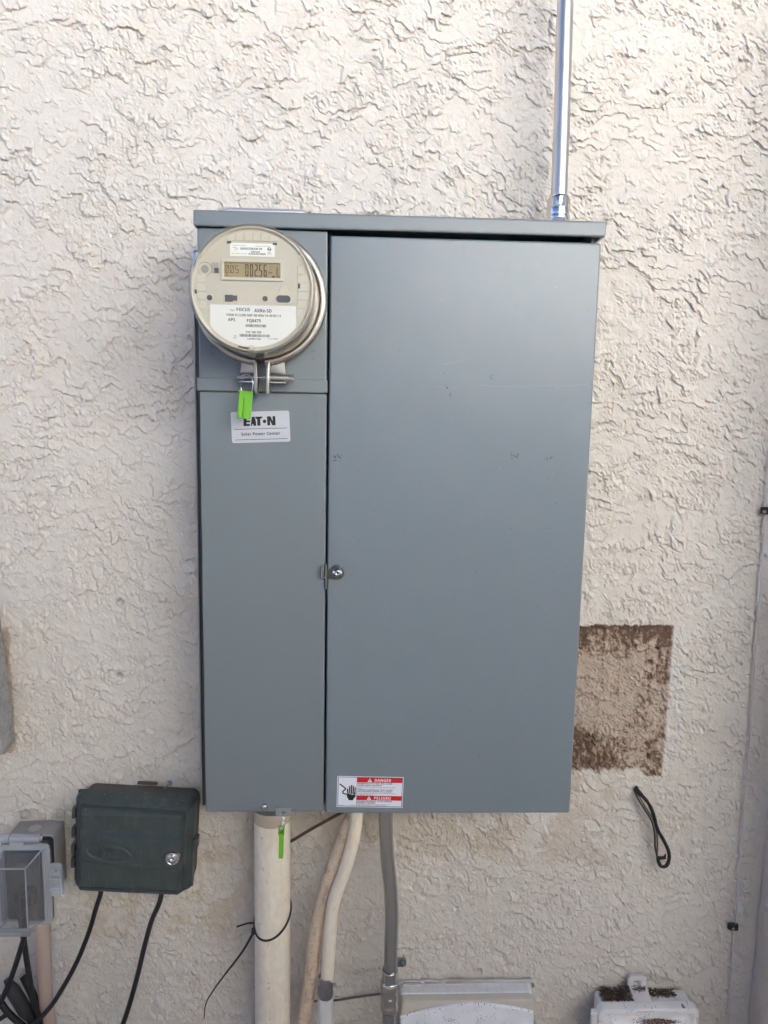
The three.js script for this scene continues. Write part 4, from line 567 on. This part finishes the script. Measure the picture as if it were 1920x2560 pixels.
  part(dome, 'embossed_strip', box(-0.572, -0.5195, 0.657, 0.6618, -0.0387, -0.0379, 0.0003), std([0.33, 0.335, 0.345], 0.45));
  part(dome, 'hinge_barrel', merge(cylX(-0.5800, -0.5535, 0.8055, -0.087, 0.0078, 20), cylX(-0.5525, -0.5285, 0.8055, -0.087, 0.0074, 20), cylX(-0.5275, -0.5005, 0.8055, -0.087, 0.0078, 20), box(-0.5525, -0.5285, 0.7925, 0.806, -0.0865, -0.081, 0.001)), clear2);
  part(dome, 'hinge_pin', cylX(-0.5795, -0.4985, 0.8055, -0.087, 0.0034, 12), std([0.38, 0.4, 0.44], 0.5));
  const la = part(dome, 'latch', merge(extr(rrect(-0.4895, -0.4655, 0.694, 0.758, 0.007), -0.0905, -0.0865, 0.0012), box(-0.4885, -0.4662, 0.7305, 0.7335, -0.0875, -0.0795, 0.001), box(-0.4885, -0.4662, 0.7085, 0.7115, -0.0875, -0.0795, 0.001), box(-0.4682, -0.4655, 0.698, 0.752, -0.0885, -0.079, 0.001)), clear2);
  part(la, 'hasp_eye', new THREE.TorusGeometry(0.0052, 0.0020, 10, 28).scale(1.1, 0.8, 1).translate(-0.4775, 0.7475, -0.0845), clear2);
  const pp = thing('ribbed_pink_conduit', 'pinkish ribbed conduit dropping from the outlet box with black cord crossing it', 'conduit', [-0.517, 0, -0.118]);
  part(pp, 'hose', sweep([[-0.5195, 0.686, -0.119], [-0.5190, 0.6205, -0.118], [-0.5190, 0.5580, -0.118], [-0.5185, 0.4780, -0.117], [-0.5150, 0.4150, -0.116], [-0.51, 0.2, -0.116], [-0.51, 0.01, -0.116]], (s, a) => 0.0128 - 0.0007 * Math.pow(1 - Math.abs(Math.sin(s * Math.PI / 0.0042)), 2.5), 500, 24), std([0.50, 0.385, 0.315], 0.6));
}

// ---------------------------------------------------------------- grey box cut by the left edge
{
  const t = thing('mottled_grey_box', 'mottled grey rounded box at the left over a bare strip of wall', 'utility box', [-0.66, 0.95, -0.155]);
  const m = std([1, 1, 1], 0.6, 0, { map: noiseTex(512, 0.3, (x, y) => { const v = 0.36 + 0.06 * n2(x / 30, y / 26) + 0.05 * n2(x / 8, y / 8) - 0.1 * sstep(0.08, 0, Math.abs(n2(x / 22 + 7, y / 20))); return [v * 1.02, v, v * 0.95]; }) });
  const s = new THREE.Shape(); s.moveTo(-0.75, 0.97); s.absarc(-0.735, 0.962, 0.016, Math.PI, Math.PI * 1.5); s.lineTo(-0.593, 0.946); s.absarc(-0.588, 0.968, 0.024, -Math.PI / 2, 0.05); s.lineTo(-0.578, 1.185); s.absarc(-0.593, 1.188, 0.015, 0, Math.PI / 2); s.lineTo(-0.735, 1.203); s.lineTo(-0.75, 1.19);
  part(t, 'cover', extr(s, -0.150, -0.095, 0.007), m);
  part(t, 'back_plate', box(-0.745, -0.6, 0.955, 1.19, -0.157, -0.149, 0.002), m);
}

// ---------------------------------------------------------------- white boxes along the bottom
const chips = (seed, base, chip) => noiseTex(1024, 0.3, (x, y) => { const k = sstep(0.54, 0.60, n2(x / 2.8 + seed, y / 2.3) * 0.75 + 0.45 * n2(x / 26 + seed, y / 22)); const v = 1 + 0.04 * n2(x / 40, y / 40); return [0, 1, 2].map((i) => lerp(base[i] * v, chip[i], k)); }, true);
{
  const t = thing('white_junction_box', 'white utility box with arched cream front and chipped paint under the cabinet', 'utility box', [0.265, 0.25, -0.155]);
  const paint = std([1, 1, 1], 0.5, 0, { map: chips(3, [0.96, 0.96, 0.97], [0.40, 0.40, 0.41]) }), cream = std([0.62, 0.57, 0.49], 0.5);
  const body = part(t, 'body', box(0.1405, 0.394, 0.10, 0.4610, -0.156, -0.124, 0.006, 3), paint);
  part(t, 'back_flange', merge(box(0.139, 0.398, 0.09, 0.4665, -0.1565, -0.1525, 0.001)), std([0.55, 0.53, 0.52], 0.6));
  for (const [x0, x1] of [[0.1475, 0.182], [0.1885, 0.2235], [0.23, 0.265], [0.271, 0.3]]) part(body, 'rim_lip', tilt(box(x0, x1, 0.4605, 0.4645, -0.1535, -0.146, 0.0008), 1.2, (x0 + x1) / 2, 0.462), std([0.6, 0.58, 0.56], 0.55));
  const cover = part(t, 'front_cover', moulded(0.1375, 0.397, 0.10, 0.4610, 0.012, 0.008, -0.114, -0.132, () => 0.001, 0.003), cream);
  const arch = new THREE.Shape(); arch.moveTo(0.1395, 0.12); arch.lineTo(0.3945, 0.12); arch.lineTo(0.3945, 0.434); arch.quadraticCurveTo(0.335, 0.4535, 0.275, 0.4545); arch.quadraticCurveTo(0.20, 0.4515, 0.1395, 0.4275);
  part(cover, 'arched_panel', extr(arch, -0.1150, -0.1085, 0.003), paint);
  part(t, 'cover_screw', latheZ([[0, -0.134], [0.003, -0.1345], [0.0042, -0.138], [0.0062, -0.1385], [0.0062, -0.141]], 0, 0, 20).rotateX(-0.7).translate(0.3235, 0.368, -0.054), std([0.5, 0.58, 0.66], 0.25, 1));
}
{
  const t = thing('white_enclosure', 'white enclosure with top strap and dead leaf litter by the pilaster', 'utility box', [0.605, 0.2, -0.155]);
  const paint = std([1, 1, 1], 0.5, 0, { map: chips(8, [0.95, 0.945, 0.94], [0.42, 0.41, 0.41]) });
  const body = part(t, 'body', box(0.5235, 0.703, 0.15, 0.4405, -0.156, -0.118, 0.006, 3), paint);
  part(t, 'lid', moulded(0.5145, 0.7125, 0.14, 0.4455, 0.018, 0.006, -0.103, -0.120, (x, y) => { const d = Math.min(0.099 - Math.abs(x - 0.6135), 0.4455 - y); return -0.0045 * sstep(0.012, 0.017, d) + 0.0055 * sstep(0.024, 0.032, d); }, 0.002), paint);
  const strap = part(t, 'strap', merge(extr((() => { const s = rrect(0.5875, 0.6225, 0.4475, 0.4765, 0.008); const h = new THREE.Path(); h.absellipse(0.603, 0.4635, 0.0065, 0.0028, 0, Math.PI * 2); s.holes.push(h); return s; })(), -0.1545, -0.1475, 0.001), (() => { const g = new THREE.BoxGeometry(0.0345, 0.004, 0.05).rotateX(0.38).translate(0.606, 0.4465, -0.126); return g; })()), std([0.68, 0.66, 0.64], 0.55));
  part(strap, 'strap_screw', latheZ([[0, -0.142], [0.0028, -0.1425], [0.0046, -0.1455], [0.0046, -0.1476]], 0.6115, 0.4612, 18), std([0.6, 0.58, 0.55], 0.5));
  part(t, 'side_hinge', merge(box(0.505, 0.5155, 0.15, 0.4345, -0.117, -0.105, 0.002), cylY(0.506, 0.40, 0.4325, -0.106, 0.0042, 16)), paint);
  // litter
  const r = rng(77), one = new THREE.BoxGeometry(1, 1, 1), spots = [];
  const put = (x0, x1, z0, z1, y, n, hh) => { for (let i = 0; i < n; i++) { const g = new THREE.CylinderGeometry(0.5, 0.35, 1, 4, 1).scale(0.0010 + r() * 0.0012, 0.006 + r() * 0.012, 0.0006).rotateZ(Math.PI / 2 + (r() - 0.5) * 1.0).rotateY(r() * Math.PI).translate(lerp(x0, x1, r()), y + r() * hh, lerp(z0, z1, r())); spots.push(g); } };
  put(0.532, 0.585, -0.150, -0.122, 0.4415, 300, 0.010); put(0.628, 0.675, -0.150, -0.135, 0.4415, 150, 0.004); put(0.592, 0.618, -0.148, -0.138, 0.452, 90, 0.004);
  const lit = new THREE.Mesh(merge(spots), std([0.13, 0.082, 0.055], 0.9)); lit.name = 'leaf_litter'; lit.castShadow = lit.receiveShadow = true; lit.userData = { kind: 'stuff', label: 'dry brown leaf litter heaped on the white enclosure' }; scene.add(lit);
  const spots2 = []; for (let i = 0; i < 260; i++) { const u = (r() + r() + r()) / 1.5 - 1; const a = r() * 6.28; spots2.push(new THREE.CylinderGeometry(0.5, 0.4, 1, 4).scale(0.0012, 0.002 + r() * 0.003, 0.0007).rotateZ(r() * 3).translate(0.6285 + u * 0.05, 0.4185 + (r() - 0.5) * 0.012 * (1.2 - Math.abs(u)), -0.1005 + r() * 0.0008)); }
  const lit2 = new THREE.Mesh(merge(spots2), std([0.16, 0.09, 0.055], 0.9)); lit2.name = 'brown_debris'; lit2.castShadow = lit2.receiveShadow = true; lit2.userData = { kind: 'stuff', label: 'brown crumbs stuck to the lid of the white enclosure' }; scene.add(lit2);
}

// ---------------------------------------------------------------- thin cable with clips, wire loop
{
  const t = thing('thin_white_cable', 'thin white cable running down the wall near the pilaster', 'cable', [0.79, 0.02, -0.153]);
  part(t, 'cable', sweep([[0.776, 2.2, -0.1525], [0.779, 1.8, -0.1525], [0.7814, 1.4202, -0.1525], [0.7837, 1.2288, -0.1525], [0.7890, 0.9511, -0.1525], [0.7914, 0.7159, -0.1525], [0.7935, 0.5832, -0.1525], [0.7935, 0.4958, -0.1525], [0.799, 0.3663, -0.1525], [0.80, 0.1, -0.1525]], 0.0015, 160, 10), std([0.62, 0.6, 0.62], 0.5));
  for (const [x, y, n, lab] of [[0.7802, 1.3937, 0, 'black cable clip on the white cable above the rusty wall patch'], [0.7872, 0.5763, 1, 'black cable clip with brass nail on the white cable by the pilaster']]) {
    const c = thing('cable_clip', lab, 'clip', [x, y, -0.155], 'clips on the white cable');
    part(c, 'clip_body', merge(box(x - 0.0055, x + 0.0105, y - 0.0068, y + 0.0068, -0.156, -0.1475, 0.0016), box(x - 0.0085, x + 0.0012, y - 0.006, y + 0.006, -0.156, -0.150, 0.0014)), blackPlastic);
    part(c, 'nail', latheZ([[0, -0.1466], [0.0028, -0.147], [0.0034, -0.1485], [0.0034, -0.15]], x + (n ? -0.0005 : -0.004), y - 0.002, 16), std([0.42, 0.33, 0.18], 0.4, 0.8));
  }
  const l = thing('black_wire_loop', 'black electrical wires looped out of a hole in the stucco right of the cabinet', 'wire', [0.61, 0.71, -0.15]);
  part(l, 'thick_wire', sweep([[0.582, 0.861, -0.17], [0.5840, 0.8565, -0.145], [0.5987, 0.8396, -0.14], [0.6102, 0.8161, -0.14], [0.6197, 0.7872, -0.14], [0.6338, 0.7634, -0.14], [0.6441, 0.7422, -0.14], [0.6462, 0.7262, -0.14], [0.6413, 0.7122, -0.14], [0.6324, 0.7116, -0.14], [0.6256, 0.7237, -0.14], [0.6252, 0.731, -0.14]], (s) => 0.0034 + 0.0005 * n2(s * 90, 1), 110, 12), blackRubber);
  const tw = (o, r) => sweep([[0.580, 0.857, -0.17], [0.5800 + o, 0.8500, -0.146], [0.5946 + o, 0.8266, -0.143], [0.6099 + o, 0.8030, -0.142], [0.6176 + o, 0.7767, -0.142], [0.6205 + o, 0.7502, -0.142], [0.6235, 0.731, -0.142]], r, 60, 8);
  part(l, 'thin_wire', tw(-0.0018, 0.0018), std([0.05, 0.045, 0.042], 0.6));
  part(l, 'thin_wire', tw(0.0026, 0.0018), std([0.16, 0.12, 0.10], 0.6));
  part(l, 'tape_end', merge(sweep([[0.6220, 0.7285, -0.141], [0.630, 0.7300, -0.138], [0.6385, 0.7305, -0.139]], 0.0032, 16, 10), sweep([[0.636, 0.7300, -0.138], [0.6372, 0.738, -0.137]], 0.0018, 10, 8)), blackRubber);
}

renderer.render(scene, camera);
